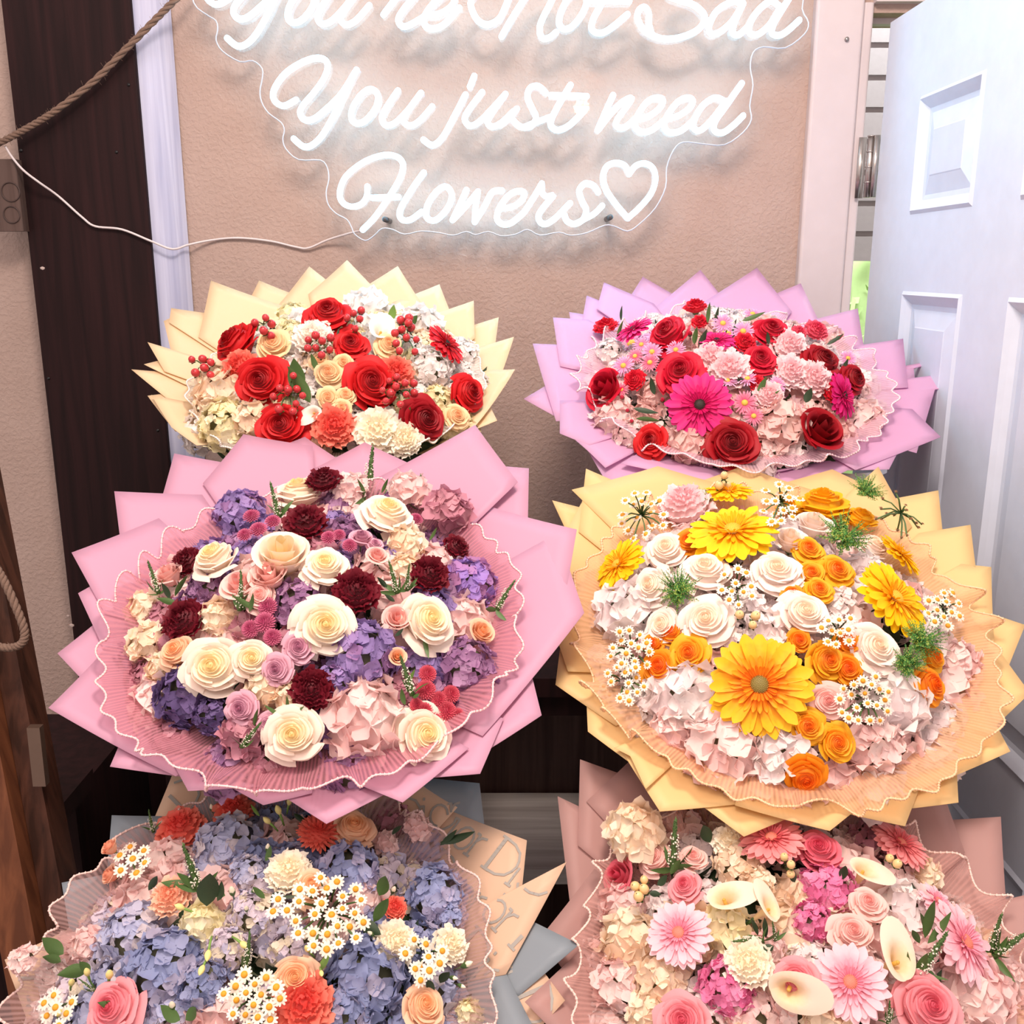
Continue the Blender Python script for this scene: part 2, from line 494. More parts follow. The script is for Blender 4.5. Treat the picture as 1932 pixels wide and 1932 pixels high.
LET += [('letter_y', [(C5, Yl, 0), (C5, Yt, 0)]), ('letter_o', [(C5, ol, 1)]), ('letter_u', [(C5, ul, 0), (C5, u2, 0)]),
        ('letter_j', [(C5, [(1715, 478), (1688, 545)], 0), (C5, [(1660, 595), (1590, 730), (1515, 865), (1452, 912), (1395, 878)], 0)]),
        ('letter_u', [(C5, [(1765, 580), (1685, 685), (1655, 750), (1690, 790), (1750, 762), (1830, 680), (1910, 592)], 0), (C5, [(1910, 592), (1822, 715), (1800, 770), (1832, 796), (1890, 768), (1960, 700)], 0)]),
        ('letter_s', [(C6, [(15, 735), (70, 690), (110, 640)], 0), (C6, [(278, 545), (235, 507), (188, 518), (172, 570), (198, 635), (222, 695), (190, 742), (130, 745), (85, 705)], 0)]),
        ('letter_t', [(C6, [(425, 500), (370, 590), (318, 690), (310, 738), (350, 765), (420, 735), (508, 648)], 0), (C6, [(310, 560), (520, 566)], 0), (C6, [(150, 748), (220, 720), (300, 690)], 0)]),
        ('letter_n', [(C6, [(675, 560), (630, 660), (585, 765)], 0), (C6, [(590, 760), (660, 670), (730, 600), (785, 578), (745, 640), (698, 708), (700, 745), (745, 748), (815, 690)], 0)]),
        ('letter_e', [(C6, [(830, 695), (890, 680), (950, 635), (968, 590), (935, 575), (875, 600), (820, 680), (805, 742), (842, 775), (900, 765), (985, 700)], 0)]),
        ('letter_e', [(C6, [(1000, 695), (1060, 680), (1125, 635), (1143, 592), (1110, 575), (1050, 605), (992, 685), (977, 745), (1012, 780), (1080, 765), (1155, 700)], 0)]),
        ('letter_d', [(C6, [(1325, 592), (1275, 575), (1205, 618), (1155, 700), (1150, 752), (1190, 765), (1260, 700), (1340, 595)], 0), (C6, [(1432, 490), (1345, 615), (1275, 715), (1272, 768), (1320, 780), (1385, 735), (1440, 680)], 0)])]
LET += [('letter_f', [(C7, [(980, 515), (975, 600), (932, 665), (850, 690), (772, 660), (740, 580), (780, 450), (880, 350), (1010, 275), (1150, 240), (1250, 265), (1290, 330), (1270, 430), (1210, 540), (1120, 680), (1030, 800), (940, 890)], 0), (C7, [(1020, 612), (1250, 606)], 0)]),
        ('letter_l', [(C7, [(1470, 395), (1380, 520), (1282, 680), (1260, 760), (1290, 806), (1360, 800), (1450, 735)], 0)]),
        ('letter_o', [(C7, [(1660, 515), (1580, 560), (1505, 670), (1490, 770), (1540, 810), (1605, 785), (1690, 680), (1712, 580)], 1)]),
        ('letter_w', [(C8, [(0, 545), (-60, 680), (-120, 805)], 0), (C8, [(-120, 805), (-10, 690), (100, 560)], 0), (C8, [(100, 560), (78, 700), (72, 822)], 0), (C8, [(72, 822), (150, 700), (225, 565), (310, 550)], 0)]),
        ('letter_e', [(C8, [(300, 705), (400, 690), (480, 635), (502, 572), (450, 555), (370, 590), (292, 690), (265, 790), (310, 840), (390, 830), (500, 740)], 0)]),
        ('letter_r', [(C8, [(500, 740), (590, 600), (655, 490)], 0), (C8, [(655, 490), (660, 570), (700, 600), (755, 592), (690, 670), (628, 760), (640, 822), (690, 840), (770, 790), (850, 710), (900, 660)], 0)]),
        ('letter_s', [(C8, [(1145, 565), (1100, 505), (1030, 490), (980, 550), (1005, 645), (1040, 720), (1012, 800), (940, 840), (875, 815), (850, 760)], 0), (C8, [(940, 840), (1020, 800), (1110, 750), (1178, 682)], 0)]),
        ('heart_tube', [(C8, [(1412, 405), (1375, 335), (1300, 310), (1220, 340), (1187, 430), (1212, 540), (1290, 660), (1400, 790)], 0), (C8, [(1400, 790), (1500, 700), (1600, 580), (1640, 460), (1620, 360), (1550, 315), (1470, 335), (1412, 405)], 0)])]
for nm, strokes in LET:
    b = MB()
    for fn, pts, cl in strokes:
        P = [at_y(*fn(p), SY - .0072) for p in pts]
        C = catmull(P, 5, bool(cl))
        b.tube(C, .0054, 8, closed=bool(cl))
        if not cl:
            b.sphere(C[0], .0054, 8, 6); b.sphere(C[-1], .0054, 8, 6)
    o = tolocal(b.obj(nm, [TUBE, TBACK], sign), sign)
    for pl in o.data.polygons:                       # the flex glows to the front, its white base faces the wall
        if pl.normal.y > .5: pl.material_index = 1
# clear acrylic backing with a wavy cut edge
EDGE = [(389, 27), (407, 39), (410, 57), (407, 75), (419, 96), (452, 116), (476, 114), (494, 129), (494, 150), (490, 171), (493, 192), (506, 213), (530, 231), (536, 246), (533, 262), (539, 281), (563, 301), (604, 302), (617, 316), (620, 338), (615, 362), (619, 386), (634, 403), (654, 414), (663, 429), (669, 442), (689, 454), (706, 444), (721, 431), (741, 433), (763, 442), (795, 436), (828, 439), (855, 444), (880, 437), (897, 443), (921, 437), (945, 445), (973, 442), (995, 433), (1019, 444), (1054, 438), (1076, 444), (1108, 439), (1141, 425), (1160, 427), (1184, 436), (1206, 423), (1237, 392), (1256, 353), (1258, 316), (1271, 283), (1289, 268), (1325, 271), (1367, 273), (1402, 250), (1418, 225), (1415, 199), (1421, 160), (1416, 128), (1421, 99), (1441, 88), (1482, 90), (1518, 64), (1526, 42), (1514, 16), (1520, -30), (1500, -75), (1300, -95), (1000, -85), (700, -95), (420, -85), (362, -50), (365, 5)]
EP = catmull([at_y(x, y, SY) for x, y in EDGE], 3, True)
b = MB()
k = len(EP)
b.v = [tuple(p) for p in EP] + [tuple(p + Vector((0, .004, 0))) for p in EP]
b.f = [tuple(range(k)), tuple(reversed(range(k, 2 * k)))] + [(i, (i + 1) % k, k + (i + 1) % k, k + i) for i in range(k)]
b.m = [0] * len(b.f)
m, nt, p = nodes('clear_acrylic'); L = nt.links.new
tp = N(nt, 'ShaderNodeBsdfTransparent'); gl = N(nt, 'ShaderNodeBsdfGlossy'); gl.inputs['Roughness'].default_value = .015
df = N(nt, 'ShaderNodeBsdfDiffuse'); df.inputs[0].default_value = (.9, .95, 1, 1)
fr = N(nt, 'ShaderNodeFresnel'); fr.inputs[0].default_value = 1.28
m1 = N(nt, 'ShaderNodeMixShader'); m1.inputs[0].default_value = .001
m2 = N(nt, 'ShaderNodeMixShader')
L(tp.outputs[0], m1.inputs[1]); L(df.outputs[0], m1.inputs[2])
L(fr.outputs[0], m2.inputs[0]); L(m1.outputs[0], m2.inputs[1]); L(gl.outputs[0], m2.inputs[2])
L(m2.outputs[0], nt.nodes['Material Output'].inputs[0])
ACR = m
tolocal(b.obj('backing_panel', [ACR], sign, False), sign)
b = MB(); b.tube([p + Vector((0, .002, 0)) for p in EP], .0013, 6, closed=True)
o = tolocal(b.obj('panel_edge', [plain('painted_edge_glow', '#dfeeff', .2)], sign), sign); o['label'] = 'cut edge of the clear panel, its glow painted pale blue'  # light-blue glow of the edge, put in as plain colour
for x, y in ((726.7, 414), (1151.3, 410)):
    c = at_y(x, y, SY)
    b = MB(); b.tube([c + Vector((0, -.007, 0)), c + Vector((0, .071, 0))], .0052, 12); b.sphere(c + Vector((0, -.007, 0)), .0052, 12, 6, 0, 1, .5, 1)
    o = tolocal(b.obj('mounting_screw', [plain('screw_grey', '#4a4a4c', .35)], sign), sign)
# power cable from the sign to the post
CB = [(10, 276, 1.918), (24, 298, 1.914), (45, 322, 1.914), (75, 345, 1.918), (110, 370, 1.935), (155, 410, 1.938), (180, 427, 1.938), (230, 433, 1.938), (285, 455, 1.938), (325, 470, 1.945), (355, 462, 1.975), (400, 453, 1.993), (450, 449, 1.994), (510, 455, 1.994), (558, 466, 1.994), (582, 468, 1.992), (620, 452, 1.985), (668, 438, 1.962), (686, 436, SY)]
b = MB(); b.tube(catmull([at_y(x, y, d) for x, y, d in CB], 6), .0021, 8)
tolocal(b.obj('power_cable', [plain('cable_white', '#e0d6d6', .35)], sign), sign)

# ---------------------------------------------------------------- jute rope across the post
JUTE = plain('jute', '#7c6456', .9, 400, .5)
def rope(pts, r, name, label, hairs=60, seed=2):
    C = catmull(pts, 14)
    b = MB(); rr = random.Random(seed)
    for s in range(3):
        H = []
        for i, p in enumerate(C):
            t = (C[min(i + 1, len(C) - 1)] - C[max(i - 1, 0)]).normalized()
            a = t.cross(Vector((0, 1, 0))).normalized(); c = t.cross(a)
            q = i * .55 + s * 2 * pi / 3
            H.append(p + a * (r * .55 * cos(q)) + c * (r * .55 * sin(q)))
        b.tube(H, r * .62, 7)
    for k in range(hairs):
        p = C[rr.randrange(len(C))]
        d = Vector((rr.uniform(-1, 1), rr.uniform(-1, 1), rr.uniform(-1, 1))).normalized()
        b.tube([p, p + d * r * 1.5, p + d * r * 2.1 + Vector((0, 0, rr.uniform(-1, 1) * r * .7))], r * .05, 3)
    return tag(b.obj(name, [JUTE]), label, 'rope')
rope([at_y(x, y, d) for x, y, d in ((-30, 282, 1.91), (8, 265, 1.91), (40, 248, 1.912), (75, 228, 1.916), (110, 205, 1.919), (175, 155, 1.922), (235, 95, 1.924), (290, 40, 1.926), (330, 0, 1.93), (370, -40, 1.94))], .0054, 'jute_rope', 'fuzzy brown jute rope strung diagonally across the top of the dark post', 170)
# ---------------------------------------------------------------- wooden easel leg at the far left
BW = wood('brown_wood', '#5c3624', '#7c4c32', .5)
def beam(b, p0, p1, wx, wy):
    p0, p1 = Vector(p0), Vector(p1); s = len(b.v)
    for p in (p0, p1):
        b.v += [(p.x + dx * wx / 2, p.y + dy * wy / 2, p.z) for dx, dy in ((-1, -1), (1, -1), (1, 1), (-1, 1))]
    for q in ((0, 1, 5, 4), (1, 2, 6, 5), (2, 3, 7, 6), (3, 0, 4, 7), (3, 2, 1, 0), (4, 5, 6, 7)): b.f.append(tuple(s + i for i in q)); b.m.append(0)
rack = empty('wooden_rack', (-.74, 1.25, 0)); tag(rack, 'brown wooden rack with upright and dark shelf at the far left edge', 'rack')
a0 = at_depth(-118, 880, 1.40); a1 = at_depth(68, 1860, 1.40)
dirv = (a1 - a0) / (a0.z - a1.z)
top = a0 - dirv * .25; bot = a1 + dirv * (a1.z - .0)
top = a0 + (a0 - a1) * 1.1
b = MB(); beam(b, bot, top, .052, .05); tolocal(b.obj('upright', [BW], rack, False), rack)
q0, q1 = a0 + Vector((.043, .03, 0)), a1 + Vector((.043, .03, 0))
b = MB(); beam(b, q1 + (q1 - q0) * ((q1.z) / (q0.z - q1.z)), q0 + (q0 - q1) * 1.1, .032, .05); tolocal(b.obj('upright', [wood('brown_wood_shaded', '#331f17', '#573629', .5)], rack, False), rack)  # shaded side of the same leg, as a second beam in darker brown
c0 = at_depth(66, 1370, 1.385); c1 = at_depth(78, 1480, 1.385)
b = MB(); beam(b, c1, c0, .018, .012); o = tolocal(b.obj('bracket', [plain('tarnished_metal', '#6a5548', .45, metal=.5)], rack, False), rack)
b = MB(); b.box(-1.15, -.70, 1.42, 1.72, .0, .78); tolocal(b.obj('cabinet', [DARKW], rack, False), rack)
b = MB(); b.box(-1.1, -.665, 1.30, 1.42, .80, .83); tolocal(b.obj('shelf', [DARKW], rack, False), rack)
rope([at_depth(x, y, 1.345) for x, y in ((-30, 1040), (-5, 1075), (12, 1105), (32, 1150), (46, 1190), (42, 1213), (20, 1222), (-10, 1218), (-40, 1205))], .0052, 'hanging_rope', 'loop of brown rope hanging beside the brown wooden rack at left', 30, 5)

# ================================================================ DISPLAY SHELVES
bench = empty('display_bench', (0, 1.65, 0)); tag(bench, 'dark stained stepped bench the bouquets stand on, in the gap between them', 'bench')
GREYW = wood('weathered_grey_wood', '#b4aea8', '#d6d2cc', .6, (.8, 14, 14), 4, .15)
b = MB(); bead_box(b, -.62, .60, 1.5, 1.93, .915, .948, .004); tolocal(b.obj('top_shelf', [DARKW], bench, False), bench)
b = MB(); b.box(-.60, .58, 1.515, 1.54, .875, .915); tolocal(b.obj('apron', [DARKW], bench, False), bench)
b = MB(); b.box(-.60, .58, 1.63, 1.65, .05, .915); tolocal(b.obj('back_panel', [wood('panel_wood', '#3a2724', '#54403a', .5)], bench, False), bench)
b = MB(); bead_box(b, -.60, .58, 1.385, 1.62, .645, .672, .004); tolocal(b.obj('lower_plank', [GREYW], bench, False), bench)
for x in (-.58, .55):
    for y in (1.56, 1.70):
        b = MB(); b.box(x - .018, x + .018, y - .018, y + .018, 0, .64) ; tolocal(b.obj('leg', [DARKW], bench, False), bench)
        b = MB(); b.box(x - .018, x + .018, y - .018, y + .018, .673, .914) ; tolocal(b.obj('post', [DARKW], bench, False), bench)

# ================================================================ FLOWER MESHES (unit radius, facing +Z)
def rose_mb(seed, openness=1.0):
    r = random.Random(seed); b = MB()
    rings = [(.045, 2, .47, .00, 3.6, .9), (.11, 3, .48, .005, 2.6, .85), (.18, 3, .47, .015, 2.5, .8), (.26, 3, .45, .03, 2.5, .75), (.35, 4, .42, .045, 2.1, .7), (.45, 4, .37, .07, 2.0, .65), (.56, 5, .29, .11, 1.7, .6), (.68, 5, .15, .17, 1.6, .5), (.80, 5, -.04, .22, 1.55, .4)]
    ecc = 1 + r.uniform(-.08, .08)
    for k, (R, n, zt, curl, wd, rb) in enumerate(rings):
        off = r.uniform(0, 2 * pi)
        for i in range(n):
            ph = off + 2 * pi * i / n + r.uniform(-.15, .15)
            jr = r.uniform(.94, 1.07); jz = r.uniform(-.03, .03); c_ = curl * r.uniform(.6, 1.4); pt = r.uniform(.4, 1.4)
            tw = r.uniform(-.3, .3); zb = zt - (.34 if k < 6 else .62)
            def fn(u, v):
                u = u * 2 - 1
                a = ph + u * wd / 2 * (.6 + .4 * sin(pi / 2 * min(1, v * 1.4)))
                rad = R * jr * (rb + (1 - rb) * sin(pi / 2 * min(1, v * 1.15))) * (1 + .13 * u)
                lip = max(0, (v - .6) / .4) ** 2
                rad += c_ * lip * (1 - .25 * u * u + .3 * pt * exp(-(u - tw) ** 2 * 14))
                topz = zt + jz - (.07 + R * .12) * abs(u) ** 2.5
                z = zb + (topz - zb) * v ** .8 - c_ * .7 * lip + .012 * sin(7 * u + ph * 3) * v
                return (rad * cos(a) * ecc, rad * sin(a) / ecc, z)
            b.grid(9, 7, fn, 0)
    prof = [(0, .44), (.10, .38), (.22, .33), (.36, .28), (.48, .20), (.58, .06), (.66, -.14), (.60, -.40), (.34, -.62), (.05, -.72)]
    b.grid(20, len(prof), lambda u, v: (prof[int(round(v * 9))][0] * cos(2 * pi * u), prof[int(round(v * 9))][0] * sin(2 * pi * u), prof[int(round(v * 9))][1]), 0, True)
    b.sphere((0, 0, -.66), .26, 10, 6, 1, 1, 1, .5)
    return b
def gerbera_mb(seed, double=True):
    r = random.Random(seed); b = MB()
    for (n, ln, wd, z0, tilt, dr) in ((24, .86, .125, -.02, .06, .12), (22, .80, .115, .015, .11, .09), (22, .42, .045, .03, .10, .03), (26, .20, .028, .05, .16, 0)):
        off = r.uniform(0, 1)
        for i in range(n):
            a = 2 * pi * i / n + off + r.uniform(-.06, .06); L_ = ln * r.uniform(.9, 1.05); t_ = tilt + r.uniform(-.07, .07); tw = r.uniform(-.3, .3)
            def fn(u, v):
                u = u * 2 - 1
                rr = .14 + L_ * v * (1 - .06 * abs(u) ** 2 * (v > .9))
                ww = wd * (.35 + .65 * sin(pi * min(1, v * .62 + .05))) * (1 if v < .93 else .55)
                y = u * ww
                z = z0 + t_ * v - dr * v * v * 1.4 + .03 * (1 - u * u) * (v < .95) * -1 + tw * u * ww * .8
                return (rr * cos(a) - y * sin(a), rr * sin(a) + y * cos(a), z)
            b.grid(4, 7, fn, 0)
    return b
def disc_mb(seed, R=.17):
    r = random.Random(seed); b = MB()
    b.grid(20, 6, lambda u, v: (R * sin(v * pi / 2) * cos(2 * pi * u), R * sin(v * pi / 2) * sin(2 * pi * u), .03 + R * .5 * cos(v * pi / 2)), 0, True)
    for i in range(120):
        rr = R * sqrt((i + .5) / 120) * 1.05; a = i * 2.39996
        b.octa((rr * cos(a), rr * sin(a), .03 + R * .5 * sqrt(max(0, 1 - (rr / R / 1.06) ** 2))), R * .075, 1 if i > 85 else 0)
    return b
def hydrangea_mb(seed, n=46, fr=.27):
    r = random.Random(seed); b = MB()
    for i in range(n):
        ct = 1 - (i + .5) / n * 1.12; st = sqrt(max(0, 1 - ct * ct)); a = i * 2.39996 + r.uniform(-.2, .2)
        nrm = Vector((st * cos(a), st * sin(a), ct))
        p = Vector((nrm.x * .86, nrm.y * .86, nrm.z * .62)) * r.uniform(.9, 1.06)
        nn = (nrm + Vector((r.uniform(-1, 1), r.uniform(-1, 1), r.uniform(-1, 1))) * .32).normalized()
        t = nn.cross(Vector((r.uniform(-1, 1), r.uniform(-1, 1), r.uniform(-1, 1)))).normalized(); s = nn.cross(t)
        f = fr * r.uniform(.82, 1.15); mi = r.choice((0, 0, 1, 2))
        for k in range(4):
            q = k * pi / 2; d = t * cos(q) + s * sin(q); e = nn.cross(d); cup = r.uniform(-.1, .35); lift = (k % 2) * .02; sk = r.uniform(-.25, .25)
            def fn(u, v):
                u = u * 2 - 1
                ww = .60 * f * sin(pi * (.06 + .86 * v)) ** .7
                return p + d * (f * v * (1 - .12 * u * u)) + e * (u * ww) + nn * (f * (cup * v * v + .14 * u * u * v + sk * u * v) + lift)
            b.grid(4, 4, fn, mi)
        b.octa(p + nn * .02, .022, 1)
    b.sphere((0, 0, -.05), .70, 12, 7, 3, 1, 1, .7)
    return b
def carnation_mb(seed, freq=3.2, amp=1.0, sat=1):
    r = random.Random(seed); b = MB()
    for k, (R, zt, out) in enumerate(((.80, -.02, .26), (.66, .14, .24), (.52, .28, .20), (.38, .38, .16), (.25, .45, .12), (.12, .49, .08))):
        f1 = max(4, int(5 + R * 13)); f2 = max(3, int(3 + R * 7)); p = [r.uniform(0, 6.28) for _ in range(5)]; nu = 120 if R > .3 else 72
        def fn(u, v):
            a = 2 * pi * u
            w1 = sin(f1 * a + p[0] + 1.2 * sin(3 * a + p[1])); w2 = sin(f2 * a + p[2])
            ser = (.022 if int(round(u * nu)) % 2 else -.022) * (v > .9)
            rad = R * (.86 + .06 * w2) + out * v * v + (.055 + .03 * w2) * w1 * v + ser
            a2 = a + .10 / (R + .25) * sin(f1 * a + p[3]) * v
            z = zt - .30 + .32 * v - out * .35 * v * v + .045 * sin(f1 * a + p[4]) * v + .05 * w2 * v
            return (rad * cos(a2), rad * sin(a2), z)
        b.grid(nu, 5, fn, 0, True)
    prof = [(0, .40), (.2, .34), (.4, .22), (.58, .06), (.72, -.14), (.60, -.36), (.3, -.50), (.05, -.55)]
    b.grid(20, 8, lambda u, v: (prof[int(round(v * 7))][0] * cos(2 * pi * u), prof[int(round(v * 7))][0] * sin(2 * pi * u), prof[int(round(v * 7))][1]), 0, True)
    b.sphere((0, 0, -.50), .28, 10, 6, 1, 1, 1, .8)
    return b
def pompon_mb(seed, n=90):
    r = random.Random(seed); b = MB()
    for i in range(n):
        ct = 1 - (i + .5) / n * 1.05; st = sqrt(max(0, 1 - ct * ct)); a = i * 2.39996
        nrm = Vector((st * cos(a), st * sin(a), ct)); out = Vector((cos(a), sin(a), .0)); d = (nrm + out * .35 * st + Vector((0, 0, .3))).normalized()
        p = Vector((nrm.x * .62, nrm.y * .62, nrm.z * .42)); e = d.cross(Vector((0, 0, 1)))
        e = e.normalized() if e.length > .01 else Vector((1, 0, 0)); L_ = .22 + .18 * st; nn = e.cross(d)
        b.grid(3, 4, lambda u, v: p + d * (L_ * v) + e * ((u * 2 - 1) * .085 * sin(pi * (.15 + .75 * v))) + nn * (-.06 * v * v + .03 * (u * 2 - 1) ** 2), 0 if r.random() < .75 else 1)
    b.sphere((0, 0, 0), .62, 12, 7, 1, 1, 1, .68)
    return b
def daisy_mb(seed, n=11, wd=.17, rings=1, cr=.33, mi2=1):
    r = random.Random(seed); b = MB()
    for g in range(rings):
        for i in range(n):
            a = 2 * pi * (i + .5 * g) / n + r.uniform(-.08, .08); L_ = (1 - .18 * g) * r.uniform(.92, 1.03); t = r.uniform(-.16, .06) + .2 * g
            def fn(u, v):
                u = u * 2 - 1; rr = .2 + (L_ - .2) * v; y = u * wd * sin(pi * (.14 + .76 * v)) ** .7
                return (rr * cos(a) - y * sin(a), rr * sin(a) + y * cos(a), t * v + .03 * (1 - u * u))
            b.grid(3, 5, fn, 0)
    b.grid(12, 5, lambda u, v: (cr * sin(v * pi / 2) * cos(2 * pi * u), cr * sin(v * pi / 2) * sin(2 * pi * u), cr * .75 * cos(v * pi / 2)), mi2, True)
    b.sphere((0, 0, -.12), .25, 8, 5, 2, 1, 1, .6)
    return b
def spike_mb(seed):
    r = random.Random(seed); b = MB()
    bend = r.uniform(-.12, .12)
    b.tube([(bend * (i / 8) ** 2, 0, i / 8) for i in range(9)], lambda t: .062 * (1 - t) ** .7 + .006, 8)
    for i in range(110):
        t = .35 + .6 * r.random(); a = r.uniform(0, 2 * pi); rr = .065 * (1 - t) ** .7 + .012
        b.octa((bend * t * t + rr * cos(a), rr * sin(a), t), .014, 0)
    return b
def blossoms_mb(seed):
    r = random.Random(seed); b = MB()
    for i in range(85):
        t = .10 + .55 * r.random() ** 1.2; a = r.uniform(0, 2 * pi); rr = .08 * (1 - t) ** .5 + .022
        b.octa((rr * cos(a), rr * sin(a), t), .020 * r.uniform(.7, 1.2), 0)
    return b
def leaf_mb(wd=.2, fold=.25, curve=.25):
    b = MB()
    def fn(u, v):
        u = u * 2 - 1; ww = wd * sin(pi * v ** .8) ** .9 + .004
        return (u * ww, -curve * v * v + fold * abs(u) * ww, v)
    b.grid(5, 9, fn, 0)
    return b
def fern_mb(seed, n=90):
    r = random.Random(seed); b = MB()
    for i in range(n):
        ct = r.uniform(.25, 1); st = sqrt(1 - ct * ct); a = r.uniform(0, 2 * pi); d = Vector((st * cos(a), st * sin(a), ct * .9)); L_ = r.uniform(.6, 1)
        side = d.cross(Vector((r.uniform(-1, 1), r.uniform(-1, 1), r.uniform(-1, 1)))).normalized(); s2 = d.cross(side)
        b.tube([d * (L_ * t) for t in (0, .35, .7, 1)], .008, 3, 0)
        for k in range(13):
            t = .25 + .75 * k / 13; p = d * (L_ * t); q = k * 2.1
            e = (side * cos(q) + s2 * sin(q) + d * .6).normalized(); w_ = e.cross(d).normalized() * .022; l2 = .20 * (1.15 - t)
            quad(b, [p, p + e * l2 * .5 + w_, p + e * l2, p + e * l2 * .5 - w_], 1 if r.random() < .4 else 0)
    return b
def calla_mb(seed):
    b = MB()
    def fn(u, v):
        a = u * 2 * pi * 1.06 + .2; tip = exp(-((u - .5) / .13) ** 2)
        R = .11 + .16 * v + .62 * max(0, v - .3) ** 1.9 / .7 ** 1.9
        R *= 1 + .75 * tip * v ** 3 - .28 * (1 - sin(pi * u)) * v
        R *= 1 + .06 * (u - .5)
        z = -1.25 + 1.35 * v ** .75 - .34 * max(0, v - .72) ** 1.5 / .28 ** 1.5 * (.5 + .6 * abs(sin(u * pi))) + .30 * sin(pi * u) * v * v
        return (R * cos(a), R * .8 * sin(a), z)
    b.grid(34, 14, fn, 0)
    b.tube([(0, 0, -1.2), (0, .02, -1.7), (0, .05, -2.3)], .10, 8, 1)
    return b
def bud_mb(seed):
    b = MB()
    b.grid(10, 8, lambda u, v: (.30 * sin(pi * v) ** .8 * cos(2 * pi * u), .30 * sin(pi * v) ** .8 * sin(2 * pi * u), -.7 + 1.5 * v), 0, True)
    b.grid(10, 6, lambda u, v: ((.32 * sin(pi * (.02 + v * .55)) ** .8 + .015 * (v > .9)) * cos(2 * pi * u), (.32 * sin(pi * (.02 + v * .55)) ** .8) * sin(2 * pi * u), -.72 + .85 * v + .06 * (v > .9) * cos(10 * pi * u)), 1, True)
    b.tube([(0, 0, -.7), (0.03, 0, -1.6)], .045, 6, 1)
    return b
def trumpet_mb(seed):
    b = MB()
    b.tube([(0, 0, -1.0), (.05, 0, -.4), (.04, 0, .1)], lambda t: .07 + .04 * t, 8, 1)
    b.grid(10, 8, lambda u, v: (.04 + .26 * sin(pi * v) ** .8 * cos(2 * pi * u) * (1 - .1 * v), .26 * sin(pi * v) ** .8 * sin(2 * pi * u), 0 + 1.0 * v), 0, True)
    return b
def tulip_mb(seed):
    """half closed rose bud seen from the side"""
    r = random.Random(seed); b = MB()
    for k, (R, n) in enumerate(((.18, 3), (.36, 3), (.56, 4), (.70, 4))):
        off = r.uniform(0, 6)
        for i in range(n):
            ph = off + 2 * pi * i / n; c_ = .10 * k * r.uniform(.6, 1.3)
            def fn(u, v):
                u = u * 2 - 1; a = ph + u * 2.3 / 2 * (.5 + .5 * sin(pi / 2 * min(1, v * 1.4)))
                rad = R * (.3 + .75 * sin(pi * min(1, v * .62))) * (1 + .08 * u) + c_ * max(0, (v - .7) / .3) ** 2
                return (rad * cos(a), rad * sin(a), -.9 + (1.45 - .12 * k) * v - .16 * abs(u) ** 2.5 * v - c_ * .5 * max(0, (v - .75) / .25) ** 2)
            b.grid(9, 7, fn, 0)
    b.sphere((0, 0, -.88), .25, 8, 6, 1, 1, 1, .6)
    b.tube([(0, 0, -.95), (0, 0, -1.6)], .06, 6, 1)
    return b
def berry_mb(seed):
    b = MB(); b.sphere((0, 0, 0), .8, 12, 9, 0, 1, 1, 1.15)
    b.octa((0, 0, .95), .10, 2)
    for i in range(5):
        a = 2 * pi * i / 5
        b.grid(3, 3, lambda u, v: ((.15 + .75 * v) * cos(a) - (u - .5) * .7 * (1 - v * .8) * sin(a), (.15 + .75 * v) * sin(a) + (u - .5) * .7 * (1 - v * .8) * cos(a), -.95 + .35 * v * v), 1)
    return b

GRN = plain('leaf_green', '#4c6a34', .5, 40, .2)
DGRN = plain('leaf_dark', '#2c4228', .5, 40, .2)
LGRN = plain('leaf_light', '#7aa048', .55, 40, .2)
PAL = {}
def P(name, cc, ce, r0=.15, r1=.9, trans=.28, streak=0): PAL[name] = (cc, ce, r0, r1, trans, streak)
P('cream rose', '#f6dfa2', '#fbeada', .1, .7); P('white rose', '#f8e0c4', '#fcece2', .1, .7)
P('peach rose', '#f2b27c', '#f8cfae', .1, .8); P('mauve rose', '#b4708c', '#e4b2c2', .12, .7)
P('pale pink rose', '#eca49c', '#f8cfc6', .1, .6); P('pink rose', '#dc5c70', '#f2a6ac', .1, .75)
P('deep pink rose', '#cc3f58', '#e87888', .1, .75); P('red rose', '#8c0c14', '#cc1e22', .1, .6, .15)
P('dark red rose', '#6a0a12', '#a31420', .1, .7, .12); P('crimson rose', '#98081e', '#cf1c38', .1, .7, .15)
P('yellow spray rose', '#ee7a1e', '#f8ba2c', .15, .75); P('orange spray rose', '#ee6818', '#f6a020', .15, .85)
P('yellow rose', '#f6a814', '#fac424', .1, .8); P('peach spray rose', '#f0b888', '#f8dcae', .1, .8)
P('burgundy carnation', '#5c0c1c', '#6e1424', .2, .9, .1); P('coral carnation', '#e65048', '#f58e78', .2, .95)
P('pale pink carnation', '#f6c4c8', '#fbe2e2', .2, .9); P('cream carnation', '#fdf0d2', '#fdf6e6', .2, .9)
P('white carnation', '#faeee0', '#fdf4ec', .2, .9); P('red carnation', '#c81830', '#e2283c', .2, .9, .15)
P('peach carnation', '#f4a888', '#fad0b4', .2, .9); P('rose pink carnation', '#dc3c5c', '#e8687c', .2, .9, .2)
P('yellow gerbera', '#f8b418', '#fcd21c', .25, .7); P('orange and yellow gerbera', '#f48420', '#fcc428', .35, .95, .25, .3)
P('magenta gerbera', '#cc1460', '#e02a80', .2, .9, .2); P('pale pink gerbera', '#f294ac', '#fad0d8', .15, .75)
P('coral pink gerbera', '#dc5c64', '#f2a0a0', .15, .8); P('red gerbera', '#a8101c', '#d4202c', .15, .8, .15)
P('pompon mauve', '#a83c64', '#d27494'); P('pompon rose', '#b8344c', '#dc6474'); P('pompon coral', '#d84c40', '#ee7c68')
